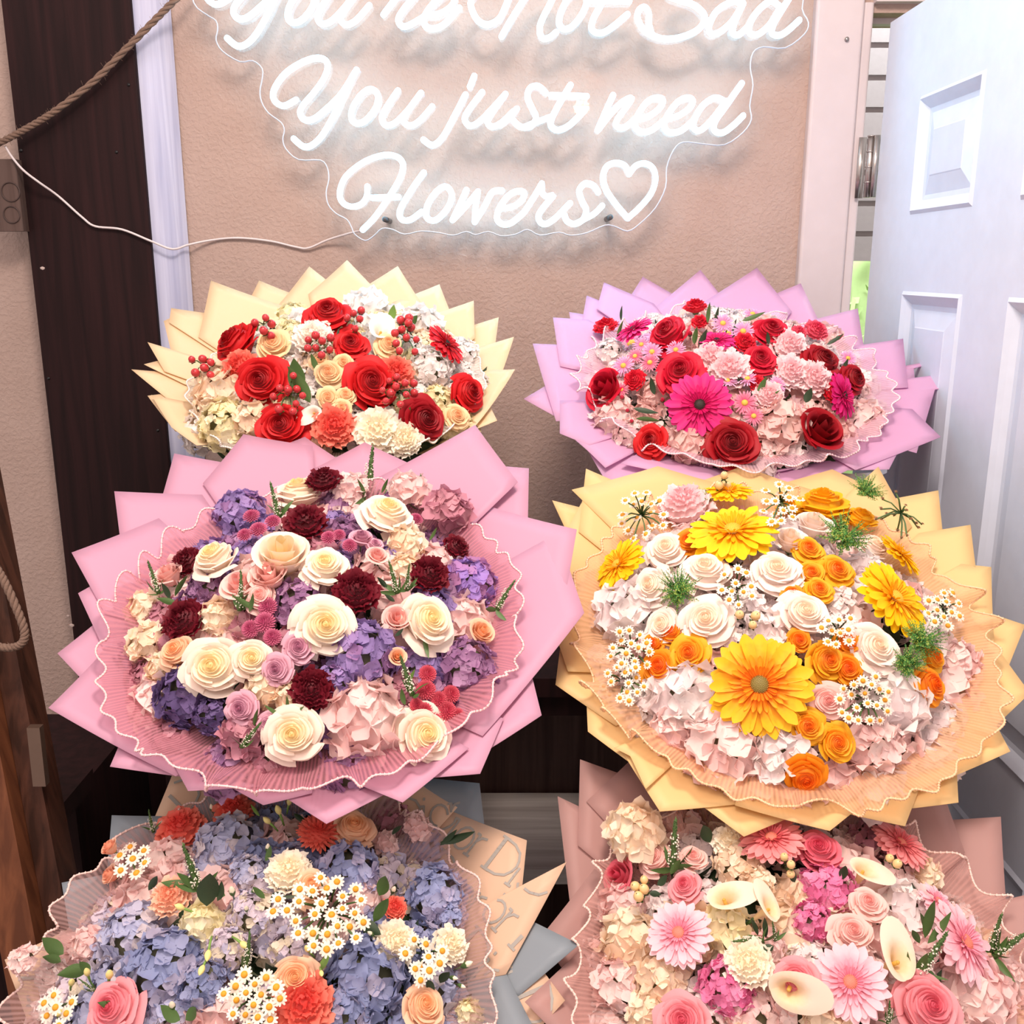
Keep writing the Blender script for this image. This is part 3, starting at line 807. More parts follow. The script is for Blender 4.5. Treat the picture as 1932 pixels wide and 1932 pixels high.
P('aster pink', '#d878a8', '#f0bce0', .2, .9); P('aster rose', '#d45078', '#f09cb4', .2, .9)
P('calla cream', '#f2d6a0', '#faead4', .15, .8); P('calla white', '#f8ecd8', '#fdf6ea', .15, .8)
P('daisy white', '#fbf0dc', '#fdf4e6', .1, .9)
HYD = {'purple': ('#9c86bc', '#b096cc', '#a47cae'), 'mauve': ('#a87ca4', '#bb92b6', '#946a94'), 'violet': ('#ac8cd4', '#bc8cc4', '#b07aa6'), 'deep purple': ('#6a5888', '#7c689a', '#5a466e'),
       'cream': ('#fbe6cc', '#f7dcc0', '#fbecd6'), 'white': ('#f8ecea', '#f2e4e4', '#f8f0ec'), 'blush': ('#f8dcd8', '#f8e2dc', '#f4d0cc'), 'blue': ('#a4aed4', '#b6bada', '#c0bcd8'),
       'pale blue': ('#bcc0dc', '#cac8dc', '#dcd2d6'), 'slate blue': ('#949ec4', '#a2a8ca', '#b4b0c8'), 'pink': ('#ec8cb8', '#f0a0c4', '#e478a8'), 'dusty mauve': ('#c88c9c', '#bc8090', '#d49ca8'),
       'ivory': ('#f8f0c8', '#f6e8bc', '#f4ecd0'), 'snow': ('#f6f0ec', '#f0ece8', '#faf4f0'), 'rose beige': ('#f2cec8', '#f6d8d0', '#eec6c0'), 'lilac cream': ('#dcd0dc', '#eee2cc', '#c8c4da')}
def pm(n):
    a = PAL[n]; return petal(n.replace(' ', '_'), a[0], a[1], a[2], a[3], a[4], streak=a[5])
def hm(c, i): return petal('hydrangea_%s_%d' % (c.replace(' ', '_'), i), HYD[c][i], HYD[c][i], .2, .9, .3)
MESH = {}
def getmesh(kind, color, var):
    key = (kind, color, var)
    if key in MESH: return MESH[key]
    sd = hash((kind, var)) if False else var * 17 + len(kind)
    if kind == 'rose': me = rose_mb(sd).mesh('rose', [pm(color), GRN])
    elif kind == 'tulip': me = tulip_mb(sd).mesh('rose_bud', [pm(color), GRN])
    elif kind == 'gerbera': me = gerbera_mb(sd).mesh('gerbera', [pm(color)])
    elif kind == 'hydrangea': me = hydrangea_mb(sd).mesh('hydrangea', [hm(color, 0), hm(color, 1), hm(color, 2), plain('hyd_heart', '#6a6a4c')])
    elif kind == 'ruffle': me = hydrangea_mb(sd, 20, .48).mesh('hydrangea', [hm(color, 0), hm(color, 1), hm(color, 2), plain('hyd_heart', '#6a6a4c')])
    elif kind == 'carnation': me = carnation_mb(sd).mesh('carnation', [pm(color), GRN])
    elif kind == 'pompon': me = pompon_mb(sd).mesh('chrysanthemum', [pm(color), pm(color)])
    elif kind == 'aster': me = daisy_mb(sd, 20, .075, 2, .26).mesh('aster', [pm(color), plain('aster_heart', '#d8b84a'), GRN])
    elif kind == 'daisy': me = daisy_mb(sd, 11, .19, 1, .42).mesh('daisy', [pm('daisy white'), plain('daisy_heart', '#e8a024', .6), GRN])
    elif kind == 'seed': me = daisy_mb(sd, 7, .1, 1, .5).mesh('seed_head', [plain('seed_brown', '#8a6238'), plain('seed_dark', '#7a5430'), GRN])
    elif kind == 'calla': me = calla_mb(sd).mesh('calla_lily', [pm(color), GRN])
    elif kind == 'berry': me = berry_mb(sd).mesh('berry', [plain('berry_' + color, {'red': '#c4383c', 'cream': '#ecc88c'}[color], .3, 20, .02, sub=.0), GRN, BLK])
    elif kind == 'bud': me = bud_mb(sd).mesh('flower_bud', [plain('bud_' + color, {'cream': '#faf0d4', 'red': '#d02848', 'green': '#a8b868'}[color]), GRN])
    elif kind == 'trumpet': me = trumpet_mb(sd).mesh('trumpet_bud', [plain('trumpet_yellow', '#f0e090'), LGRN])
    elif kind == 'spike': me = spike_mb(sd).mesh('veronica_spike', [GRN])
    elif kind == 'blossoms': me = blossoms_mb(sd).mesh('blossoms', [plain('blossom_white', '#f2ead8')])
    elif kind == 'leaf': me = leaf_mb((.16, .10, .26)[var % 3]).mesh('leaf', [{'green': GRN, 'dark': DGRN, 'light': LGRN}[color]])
    elif kind == 'fern': me = fern_mb(sd).mesh('fern_sprig', [plain('fern_green', '#4c8a3c'), plain('fern_light', '#a4bc54')])
    elif kind == 'disc': me = disc_mb(sd, .17).mesh('flower_center', [plain('disc_a_' + color, {'yellow': '#e8c040', 'olive': '#8c7c3c', 'dark': '#2c1c14', 'pink': '#ee8c78'}[color]), plain('disc_b_' + color, {'yellow': '#f4d858', 'olive': '#c89040', 'dark': '#c01858', 'pink': '#f2c088'}[color])])
    elif kind == 'spadix':
        b = MB(); b.tube([(0, 0, -1.1), (0, 0, -.5), (.02, 0, -.18)], .075, 8); b.sphere((.02, 0, -.18), .075, 8, 6); me = b.mesh('spadix', [plain('spadix_yellow', '#d8a848')])
    MESH[key] = me
    return me

def frame(z, roll=0, xhint=None):
    z = z.normalized(); x = (xhint or Vector((1, 0, 0))); x = (x - z * x.dot(z)).normalized(); y = z.cross(x)
    M = Matrix((x, y, z)).transposed().to_4x4()
    return M @ Matrix.Rotation(roll, 4, 'Z')

# ================================================================ BOUQUETS
TILT = math.radians(27)
class Bouquet:
    def __init__(s, label, cpx, cpy, depth, rf, rm, dome, slope, seed, L=.40, tilt=TILT):
        s.C = at_depth(cpx, cpy, depth); s.n = Vector((0, -sin(tilt), cos(tilt))); s.x = Vector((1, 0, 0)); s.y = s.n.cross(s.x)
        s.rf, s.rm, s.dome, s.slope, s.L = rf, rm, dome, slope, L
        s.R = random.Random(seed); s.base = s.C - s.n * L
        s.root = empty('flower_bouquet', s.base); tag(s.root, label, 'bouquet'); s.spots = []
        s.W = {s.root: Matrix.Translation(s.base)}
    def w2l(s, p): d = p - s.C; return Vector((d.dot(s.x), d.dot(s.y), d.dot(s.n)))
    def l2w(s, x, y, z): return s.C + s.x * x + s.y * y + s.n * z
    def paper(s, r):
        if r >= s.rf: return -.015 + (r - s.rf) * s.slope
        t = (s.rf - r) / (s.rf - .022)
        return -.015 - (s.L - .03) * (t ** 1.25) * (.55 + .45 * t)
    def domez(s, r): return s.dome * (1 - min(1.6, r / s.rf) ** 2)
    def hit(s, px, py, fn, lift=0):
        d = ray(px, py); prev = None
        t0 = (s.C - O).dot(FW)
        lo, hi = t0 - .55, t0 + .6
        n = 130; last = None; best = None
        for i in range(n + 1):
            t = lo + (hi - lo) * i / n
            q = s.w2l(O + d * t); g = q.z - lift - fn(hypot(q.x, q.y))
            if last is not None and last > 0 >= g:
                a, c = t - (hi - lo) / n, t
                for _ in range(14):
                    m_ = (a + c) / 2; q = s.w2l(O + d * m_); g = q.z - lift - fn(hypot(q.x, q.y))
                    if g > 0: a = m_
                    else: c = m_
                if fn == s.domez and hypot(q.x, q.y) > s.rf * 1.06: break
                return O + d * c
            last = g
            if hypot(q.x, q.y) < s.rf * 1.05 and (best is None or g < best[0]): best = (g, O + d * t)
        if fn == s.domez and best: return best[1]          # a ray that only grazes the dome: its nearest point
        # grazing rays past the rim: the flat plane of the rim
        k = (s.C - O).dot(s.n) / d.dot(s.n)
        return O + d * k
    def add(s, name, me, M, parent=None, label=None):
        o = bpy.data.objects.new(name, me); COL.objects.link(o); pr = parent or s.root
        o.parent = pr; s.W[o] = M; o.matrix_local = s.W[pr].inverted() @ M
        if label: o['label'] = label
        return o
    def normal(s, p, cambl=.35, tx=0, ty=0):
        q = s.w2l(p); r = hypot(q.x, q.y); k = 2 * s.dome * r / s.rf ** 2 * 1.1
        nn = (s.n + (s.x * q.x + s.y * q.y) * (k / max(r, 1e-6))).normalized()
        tc = (O - p).normalized()
        jit = Vector((s.R.uniform(-1, 1), s.R.uniform(-1, 1), s.R.uniform(-1, 1))) * .07
        return (nn * (1 - cambl) + tc * cambl + RT * tx + UP * ty + jit).normalized()
    def flower(s, kind, color, px, py, rpx, tx=0, ty=0, lift=None, name=None, label=None, cambl=.4, sz=1):
        sink = {'rose': .35, 'gerbera': -.35, 'hydrangea': -.1, 'ruffle': -.1, 'carnation': .15, 'pompon': .1, 'aster': .2, 'tulip': .5, 'calla': .7, 'bud': .8, 'trumpet': .6, 'fern': -.25}.get(kind, 0)
        p0 = s.hit(px, py, s.domez); r = rpx * (p0 - O).dot(FW) / F
        lf = (.010 if kind in ('rose', 'carnation', 'pompon', 'aster', 'tulip', 'gerbera', 'calla', 'bud', 'trumpet') else 0) + (sink if kind not in ('gerbera', 'hydrangea', 'ruffle', 'fern') else {'gerbera': .35, 'hydrangea': -.28, 'ruffle': -.25, 'fern': -.05}[kind]) * r if lift is None else lift
        p = s.hit(px, py, s.domez, lf)
        r = rpx * (p - O).dot(FW) / F
        nn = s.normal(p, cambl, tx, ty)
        r *= {'rose': 1.08, 'carnation': 1.06, 'tulip': 1.1}.get(kind, 1)
        M = Matrix.Translation(p) @ frame(nn, s.R.uniform(0, 6.28)) @ Matrix.Diagonal((r, r, r * sz, 1))
        nm = name or {'ruffle': 'hydrangea', 'tulip': 'rose_bud', 'pompon': 'chrysanthemum', 'calla': 'calla_lily', 'bud': 'flower_bud', 'trumpet': 'trumpet_bud', 'fern': 'fern_sprig'}.get(kind, kind)
        lb = label or {'hydrangea': color + ' hydrangea', 'ruffle': color + ' hydrangea', 'tulip': color + ' bud', 'pompon': color.split()[-1] + ' button chrysanthemum', 'aster': color.split()[-1] + ' aster', 'calla': color.split()[-1] + ' calla lily', 'bud': color + ' bud', 'trumpet': 'pale yellow trumpet bud', 'fern': 'feathery green sprig'}.get(kind, color)
        o = s.add(nm, getmesh(kind, color, s.R.randrange(2) if kind not in ('berry', 'disc') else 0), M, None, lb)
        q = s.w2l(p); s.spots.append((q.x, q.y, r))
        if kind == 'gerbera':
            c = {'magenta gerbera': 'dark', 'red gerbera': 'dark', 'orange and yellow gerbera': 'olive', 'yellow gerbera': 'yellow'}.get(color, 'pink')
            s.add('flower_center', getmesh('disc', c, 0), M, o, {'dark': 'dark flower centre', 'olive': 'olive brown flower centre', 'yellow': 'yellow flower centre', 'pink': 'orange pink flower centre'}[c])
        if kind == 'calla': s.add('spadix', getmesh('spadix', 'y', 0), M, o, 'yellow spadix')
        return o
    def flowers(s, items):
        for it in items: s.flower(it[0], it[1], it[2], it[3], it[4], *(it[5:] if len(it) > 5 else ()))
    def spike(s, bx, by, tx_, ty_, leaves=4):
        p = s.hit(bx, by, s.domez, .01); d = (p - O).dot(FW)
        v = RT * ((tx_ - bx) * d / F) + UP * ((by - ty_) * d / F); ln = v.length
        v = v + s.n * ln * .35; Ls = ln * 1.12
        M = Matrix.Translation(p) @ frame(v, s.R.uniform(0, 6)) @ Matrix.Diagonal((Ls, Ls, Ls, 1))
        k = s.R.randrange(2)
        o = s.add('veronica_spike', getmesh('spike', 'g', k), M, None, 'green veronica spike')
        s.add('blossoms', getmesh('blossoms', 'w', k), M, o, 'tiny white blossoms')
        for i in range(leaves):
            a = s.R.uniform(0, 6.28); dv = (v.normalized() * .55 + (RT * cos(a) + UP * sin(a)) * .8 + s.n * .3)
            q = .5 * Ls * s.R.uniform(.8, 1.2)
            s.add('leaf', getmesh('leaf', 'green', 1), Matrix.Translation(p) @ frame(dv, s.R.uniform(0, 6)) @ Matrix.Diagonal((q * 1.2, q, q, 1)), o)
    def leaf(s, bx, by, tx_, ty_, col='green', var=0, lift=.012):
        p = s.hit(bx, by, s.domez, lift); d = (p - O).dot(FW)
        v = RT * ((tx_ - bx) * d / F) + UP * ((by - ty_) * d / F); ln = v.length * 1.1
        v = v + s.n * ln * .25
        z = v.normalized(); tc = (O - p).normalized(); xh = z.cross(tc)
        M = Matrix.Translation(p) @ frame(z, s.R.uniform(-.5, .5), xh) @ Matrix.Diagonal((ln, ln, ln, 1))
        s.add('leaf', getmesh('leaf', col, var), M, None, 'green leaf')
    def sprig(s, cx, cy, sp, n, kind='daisy', rpx=10, lift=.022, color='', name=None, asp=1):
        c = s.hit(cx, cy, s.domez, -.02)
        M0 = Matrix.Translation(c); pts = []; tries = 0
        while len(pts) < n and tries < 4000:
            tries += 1; a = s.R.uniform(0, 6.28); q = sqrt(s.R.random()) * sp
            x, y = cx + q * cos(a), cy + q * sin(a) * asp
            if all(hypot(x - u, y - v) > rpx * 1.55 for u, v in pts): pts.append((x, y))
        b = MB(); W = []
        for x, y in pts:
            p = s.hit(x, y, s.domez, lift * s.R.uniform(.7, 1.3)); W.append(p)
            b.tube([Vector((0, 0, 0)), (p - c) * .55 + s.n * .003, p - c - s.n * .002], .0011, 4)
        nm = name or {'daisy': 'daisy_sprig', 'berry': 'berry_sprig', 'seed': 'dried_sprig'}[kind]
        o = s.add(nm, b.mesh(nm, [GRN]), M0, None, {'daisy': 'sprig of small white daisies', 'berry': color + ' berry sprig', 'seed': 'brown dried sprig'}[kind])
        for p in W:
            r = rpx * s.R.uniform(.85, 1.12) * (p - O).dot(FW) / F
            M = Matrix.Translation(p) @ frame(s.normal(p, .4) + Vector((s.R.uniform(-1, 1), s.R.uniform(-1, 1), s.R.uniform(-1, 1))) * .25, s.R.uniform(0, 6)) @ Matrix.Diagonal((r, r, r, 1))
            s.add({'daisy': 'daisy', 'berry': 'berry', 'seed': 'seed_head'}[kind], getmesh(kind, color, s.R.randrange(2) if kind != 'berry' else 0), M, o)
        q = s.w2l(c); s.spots.append((q.x, q.y, sp * .6 * (c - O).dot(FW) / F))
    def fill(s, palette, rad=.032):
        """the packed blossoms in between, one after another wherever the dome still shows"""
        step = rad * 1.35; k = int(s.rf / step) + 2; cnt = 0
        for i in range(-k, k + 1):
            for j in range(-k, k + 1):
                x = (i + .5 * (j % 2)) * step; y = j * step * .87; r = hypot(x, y)
                if r > s.rf * .97: continue
                if any(hypot(x - a, y - c) < q * .62 for a, c, q in s.spots): continue
                cnt += 1
                if cnt > 80: continue
                kind, color = s.R.choice(palette)
                z = s.domez(r) - rad * .85
                p = s.l2w(x, y, z); sc_ = rad * s.R.uniform(.9, 1.15)
                M = Matrix.Translation(p) @ frame(s.normal(p, .2), s.R.uniform(0, 6)) @ Matrix.Diagonal((sc_, sc_, sc_, 1))
                nm = 'hydrangea' if kind in ('hydrangea', 'ruffle') else kind
                s.add(nm, getmesh(kind, color, s.R.randrange(2)), M, None, color + (' hydrangea' if nm == 'hydrangea' else ''))
    def basefoliage(s):
        b = MB(); R = s.R
        b.grid(40, 12, lambda u, v: s.l2w(s.rf * .96 * v * cos(2 * pi * u), s.rf * .96 * v * sin(2 * pi * u), s.domez(s.rf * .96 * v) - .040 + .004 * sin(19 * u * 6.28) * sin(13 * v)) - s.base, 0, True)
        b.grid(40, 6, lambda u, v: s.l2w(s.rf * (.96 - .84 * v) * cos(2 * pi * u), s.rf * (.96 - .84 * v) * sin(2 * pi * u), -.034 - .20 * v) - s.base, 0, True)
        for i in range(260):
            r = s.rf * sqrt(R.random()) * .95; a = R.uniform(0, 6.28); p = s.l2w(r * cos(a), r * sin(a), s.domez(r) - .04) - s.base
            d = (s.n * .8 + Vector((R.uniform(-1, 1), R.uniform(-1, 1), R.uniform(-1, 1))) * .8).normalized() * .035; e = d.cross(Vector((R.uniform(-1, 1), 1, R.uniform(-1, 1)))).normalized() * .006
            quad(b, [p, p + d * .5 + e, p + d, p + d * .5 - e])
        o = b.obj('foliage', [DGRN], s.root); o['label'] = 'dark green foliage between the blossoms'; o['kind'] = 'stuff'; s.W[o] = s.W[s.root]
        b = MB()
        for i in range(14):
            a = 2.4 * i; rr = .016 * sqrt((i + .5) / 14)
            b.tube([s.l2w(rr * cos(a), rr * sin(a), -s.L) - s.base, s.l2w(rr * 1.2 * cos(a), rr * 1.2 * sin(a), -s.L + .2) - s.base], .0028, 6)
        b.obj('stem_bundle', [GRN], s.root)
    def sheets(s, pts, mats, inner=.55, ext=1.9, thick=.0006, pattern=None, start=0):
        """pts alternate valley, tip, valley, tip ... one folded paper corner per tip, overlapping its neighbours"""
        loc = []
        for x, y in pts:
            p = s.hit(x, y, s.paper); q = s.w2l(p); loc.append(Vector((q.x, q.y)))
        n = len(loc); cnt = 0
        for t in range(1, n, 2):
            T = loc[t]; A = loc[t - 1]; B = loc[(t + 1) % n]
            P1 = T + (A - T) * ext; P2 = T + (B - T) * ext
            aT = atan2(T.y, T.x)
            def rel(p): return (atan2(p.y, p.x) - aT + pi) % (2 * pi) - pi
            r1, r2 = rel(P1), rel(P2)
            r1 = max(-.75, min(.75, r1)); r2 = max(-.75, min(.75, r2))
            if abs(r1) < .05: r1 = .05 * (1 if r1 > 0 else -1) if r1 * r2 < 0 else -.12 * (1 if r2 > 0 else -1)
            if abs(r2) < .05: r2 = -.12 * (1 if r1 > 0 else -1)
            if r1 > r2: r1, r2, P1, P2 = r2, r1, P2, P1
            if r1 > 0: r1 = -.12
            if r2 < 0: r2 = .12
            ri = s.rf * inner
            def rmax(f):
                d = Vector((cos(aT + f), sin(aT + f)))
                Q = P1 if f < 0 else P2
                e = Q - T; den = d.x * e.y - d.y * e.x
                if abs(den) < 1e-9: return T.length
                r = (T.x * e.y - T.y * e.x) / den
                if r <= 0: return ri + .02
                return max(ri + .01, min(r, T.length * 1.12))
            lay = ((t // 2) % 3) * .0035 - .001
            fs = [r1 * (1 - i / 7) for i in range(7)] + [0] + [r2 * (i + 1) / 7 for i in range(7)]
            cv = s.R.uniform(-.006, .010)
            def pos(f, r, off=0):
                bend = cv * max(0, (r - s.rf) / .1) * cos(f / max(abs(r1), abs(r2)) * 1.2)
                return s.l2w(r * cos(aT + f), r * sin(aT + f), s.paper(r) + lay + bend + off) - s.base
            b = MB(); nf = len(fs)
            def fn(u, v):
                f = fs[int(round(u * (nf - 1)))]
                return pos(f, ri + (rmax(f) - ri) * v)
            b.grid(nf, 9, fn, 0)
            k0 = len(b.v)
            b.v += [tuple(Vector(p) - s.n * thick) for p in b.v[:k0]]
            nfc = len(b.f)
            b.f += [tuple(k0 + i for i in reversed(q)) for q in b.f[:nfc]]; b.m += [0] * nfc
            rim = [i for i in range(nf)] + [j * nf + nf - 1 for j in range(1, 9)] + [8 * nf + i for i in reversed(range(nf - 1))] + [j * nf for j in reversed(range(1, 8))]
            for i in range(len(rim)):
                a_, c_ = rim[i], rim[(i + 1) % len(rim)]
                b.f.append((a_, k0 + a_, k0 + c_, c_)); b.m.append(0)
            mt = mats[cnt % len(mats)] if callable(getattr(mats, '__len__', None)) else mats
            mats_ = [mt[0]]
            if mt[1] == 'printed': mats_.append(plain('print_grey', '#a09c94', .6)); letters(s, b, pos, rmax, aT, r1, r2, ri, T)
            o = b.obj('paper_sheet', mats_, s.root); s.W[o] = s.W[s.root]
            o['label'] = {'printed': 'cream paper sheet printed with large grey letters Dior'}.get(mt[1], mt[1] + ' paper sheet')
            cnt += 1
    def cone(s, mat):
        b = MB()
        b.grid(36, 12, lambda u, v: s.l2w((.024 + (s.rf * .97 - .024) * v) * cos(2 * pi * u), (.024 + (s.rf * .97 - .024) * v) * sin(2 * pi * u), s.paper(.024 + (s.rf * .97 - .024) * v) - .004 - .003 * sin(18 * 2 * pi * u) * (v)) - s.base, 0, True)
        o = b.obj('wrapping_cone', [mat], s.root)
    def ruffle(s, mat, trimmat, r0=.80, amp=.012, waves=26, flat=1, cxy=(0, 0), trim=True, label='organza', back=0):
        R = s.R; ph = [R.uniform(0, 6.28) for _ in range(6)]
        def edge(u, v):
            a = 2 * pi * u
            wob = 1.9 * sin(3 * a + ph[1]) + 1.2 * sin(7 * a + ph[5]); A = .55 + .45 * sin(4 * a + ph[4] + sin(11 * a)); wv = A * sin(waves * a + ph[0] + wob); w2 = sin(9 * a + ph[2]); w3 = sin(waves * 1.62 // 1 * a + ph[3] - wob)
            r = s.rf * r0 + (s.rm * (1 - back * max(0, sin(a))) - s.rf * r0) * v
            r += v * v * (amp * .6 * A * sin(waves * a + ph[0] + 1.3 + wob) + amp * .35 * w2 + amp * .35 * w3)
            a2 = a + v * v * .045 * A * cos(waves * a + ph[4] + wob)
            z = max(s.paper(r), -.02) + .016 + v * v * (amp * 1.0 * wv + amp) + .006 * sin(pi * v)
            return s.l2w(r * cos(a2) + cxy[0], r * sin(a2) + cxy[1], z) - s.base
        b = MB(); nu = 420; nv = 7
        b.grid(nu, nv, edge, 0, True)
        me = b.mesh('organza_ruffle', [mat])
        uvl = me.uv_layers.new(name='UVMap')
        for poly in me.polygons:
            for li in poly.loop_indices:
                vi = me.loops[li].vertex_index; i = vi % nu; u = i / nu
                uvl.data[li].uv = (u, (vi // nu) / (nv - 1))
        for poly in me.polygons:
            us = [uvl.data[li].uv[0] for li in poly.loop_indices]
            if max(us) - min(us) > .5:
                for li in poly.loop_indices:
                    if uvl.data[li].uv[0] < .5: uvl.data[li].uv[0] += 1
        o = bpy.data.objects.new('organza_ruffle', me); COL.objects.link(o); o.parent = s.root; s.W[o] = s.W[s.root]; o['label'] = label
        if trim:
            b = MB(); pts = [edge(i / 900, 1.0) for i in range(900)]
            b.tube(pts, .0011, 5, closed=True)
            for p in pts[::2]: b.octa(p, .0021)
            t = b.obj('pearl_trim', [trimmat], o); t['label'] = 'beaded edge trim'
    def bucket(s, mat, floor):
        p = s.base + s.n * .03; r = .05
        b = MB(); z0 = floor; z1 = s.base.z + .035
        b.grid(28, 2, lambda u, v: (p.x + (.045 + .012 * v) * cos(2 * pi * u), p.y + (.045 + .012 * v) * sin(2 * pi * u), z0 + (z1 - z0) * v), 0, True)
        b.grid(28, 2, lambda u, v: (p.x + (.054 - .012 * v) * cos(2 * pi * u), p.y + (.054 - .012 * v) * sin(2 * pi * u), z1 + (z0 + .004 - z1) * v), 0, True)
        b.grid(28, 2, lambda u, v: (p.x + (.045 * (1 - v)) * cos(2 * pi * u), p.y + (.045 * (1 - v)) * sin(2 * pi * u), z0), 0, True)
        b.grid(28, 2, lambda u, v: (p.x + (.057 - .003 * v) * cos(2 * pi * u), p.y + (.057 - .003 * v) * sin(2 * pi * u), z1), 0, True)
        return b.obj('flower_bucket', [mat])
# printed letters D i o r as flat ink strips lying on the sheet
GL = {'D': ([[(0, 0), (0, 1)], [(0, 1), (.35, .97), (.6, .85), (.72, .66), (.76, .5), (.72, .34), (.6, .15), (.35, .03), (0, 0)], [(-.12, 0), (.12, 0)], [(-.12, 1), (.12, 1)]], .85),
      'i': ([[(0, 0), (0, .62)], [(-.09, 0), (.09, 0)], [(-.09, .62), (.0, .62)], [(0, .8), (0, .86)]], .2),
      'o': ([[(.25 + .25 * cos(2 * pi * i / 14), .31 + .31 * sin(2 * pi * i / 14)) for i in range(15)]], .62),
      'r': ([[(0, 0), (0, .62)], [(0, .42), (.1, .58), (.24, .62)], [(-.09, 0), (.09, 0)], [(-.09, .62), (0, .62)]], .4)}
def letters(s, b, pos, rmax, aT, r1, r2, ri, T):
    size = .038; ang = aT - pi / 2 + .35
    ux = Vector((cos(ang), sin(ang))); uy = Vector((-sin(ang), cos(ang)))
    def put(p):
        f = (atan2(p.y, p.x) - aT + pi) % (2 * pi) - pi
        if not (r1 < f < r2): return None
        r = p.length
        if r > rmax(f) - .002 or r < ri + .01: return None
        return pos(f, r, .0008)
    for row in range(-5, 4):
        xcur = -.25 + (row % 2) * .05
        y0 = row * size * 1.25
        while xcur < .25:
            for ch in 'Dior':
                st, adv = GL[ch]; k = size * (1.0 if ch == 'D' else 1.05)
                for line in st:
                    dense = []
                    for (xa, ya), (xb, yb) in zip(line, line[1:]):
                        m_ = max(1, int(hypot(xb - xa, yb - ya) / .12))
                        dense += [(xa + (xb - xa) * i / m_, ya + (yb - ya) * i / m_) for i in range(m_)]
                    dense.append(line[-1])
                    hw = size * (.055 if len(line) == 2 and ch == 'D' and line[0][0] == line[1][0] else .035)
                    for (xa, ya), (xb, yb) in zip(dense, dense[1:]):
                        A = T + ux * (xcur + xa * k) + uy * (y0 + ya * k); B = T + ux * (xcur + xb * k) + uy * (y0 + yb * k)
                        d = B - A
                        if d.length < 1e-9: continue
                        e = Vector((-d.y, d.x)).normalized() * hw; d = d.normalized() * hw * .4
                        Q = [put(A - d + e), put(A - d - e), put(B + d - e), put(B + d + e)]
                        if None in Q: continue
                        quad(b, Q, 1)
                xcur += adv * size
            xcur += .3 * size

CREAMP = papermat('paper_cream', '#f4dcb6'); PINKP = papermat('paper_pink', '#dcaac2'); YELP = papermat('paper_yellow', '#f4d69a'); ORP = papermat('paper_orange', '#f08038')
LPINKP = papermat('paper_light_pink', '#eac0e0', .45, .93); BLUEP = papermat('paper_blue_grey', '#9ba6ae'); PRINTP = papermat('paper_printed', '#eccdb0'); DUSTP = papermat('paper_frosted', '#d8b2ac', .5, .88)
BUCK = plain('bucket_dark', '#2c2422', .5)

# ---- 1 red and cream bouquet, top left
R1 = Bouquet('bouquet of red roses and cream flowers in zigzag cream paper, below the sign at left', 640, 716, 1.56, .232, .230, .075, .42, 11, .36)
R1.sheets([(301, 740), (248, 697), (290, 700), (273, 692), (298, 685), (282, 659), (324, 669), (309, 606), (322, 600), (324, 586), (388, 594), (400, 539), (470, 563), (488, 525), (549, 551), (584, 507), (618, 533), (656, 500), (695, 539), (751, 507), (783, 555), (829, 535), (849, 588), (894, 572), (895, 610), (941, 594), (934, 651), (970, 642), (948, 705), (972, 705), (928, 771), (938, 790), (880, 815), (870, 850), (790, 852), (740, 885), (650, 872), (580, 895), (500, 870), (419, 876), (350, 830), (325, 811), (305, 780), (277, 742)], [(CREAMP, 'cream')])
R1.cone(CREAMP); R1.basefoliage()
R1.ruffle(organza('organza_white', '#f0e6de', .35, .7), plain('pearl_white', '#f6ece4', .3), amp=.007, label='white pleated organza ruffle', back=.12)
R1.flowers([('rose', 'red rose', 618, 592, 44, 0, .25), ('rose', 'red rose', 440, 645, 46, -.5, .25), ('rose', 'red rose', 662, 648, 31, 0, .1), ('rose', 'red rose', 492, 718, 47, .1, -.1), ('rose', 'red rose', 702, 722, 47, .05, 0), ('rose', 'red rose', 530, 803, 46, 0, 0), ('rose', 'dark red rose', 802, 790, 40, .2, -.1), ('rose', 'red rose', 885, 740, 36, .5, 0), ('gerbera', 'red gerbera', 843, 648, 46, .9, .6),
    ('carnation', 'coral carnation', 450, 692, 37), ('carnation', 'coral carnation', 747, 703, 35), ('carnation', 'coral carnation', 630, 803, 42),
    ('rose', 'peach spray rose', 515, 648, 32), ('rose', 'peach spray rose', 733, 650, 26), ('rose', 'peach spray rose', 620, 704, 26), ('rose', 'peach spray rose', 603, 680, 17), ('rose', 'peach spray rose', 648, 684, 18), ('rose', 'peach spray rose', 619, 750, 20), ('rose', 'peach spray rose', 652, 745, 17), ('rose', 'peach spray rose', 645, 770, 18),
    ('ruffle', 'cream', 425, 740, 58), ('hydrangea', 'ivory', 425, 805, 55), ('carnation', 'white carnation', 590, 634, 40), ('hydrangea', 'snow', 812, 695, 45), ('carnation', 'cream carnation', 712, 812, 46), ('carnation', 'cream carnation', 762, 828, 36), ('hydrangea', 'ivory', 825, 755, 32), ('rose', 'peach spray rose', 862, 785, 24), ('hydrangea', 'ivory', 552, 600, 34), ('ruffle', 'snow', 690, 588, 44), ('ruffle', 'snow', 795, 615, 42), ('hydrangea', 'snow', 872, 668, 36), ('ruffle', 'cream', 480, 790, 38), ('hydrangea', 'cream', 400, 770, 40),
    ('calla', 'calla white', 720, 622, 34, .15, .3), ('calla', 'calla white', 590, 778, 24, -.3, .1)])
for a in ((497, 612, 26, 5), (602, 648, 28, 8), (668, 600, 20, 5), (768, 638, 30, 8), (545, 742, 36, 9), (752, 737, 34, 11), (385, 690, 26, 6), (770, 606, 14, 3)): R1.sprig(*a, kind='berry', rpx=9.5, color='red', lift=.04)
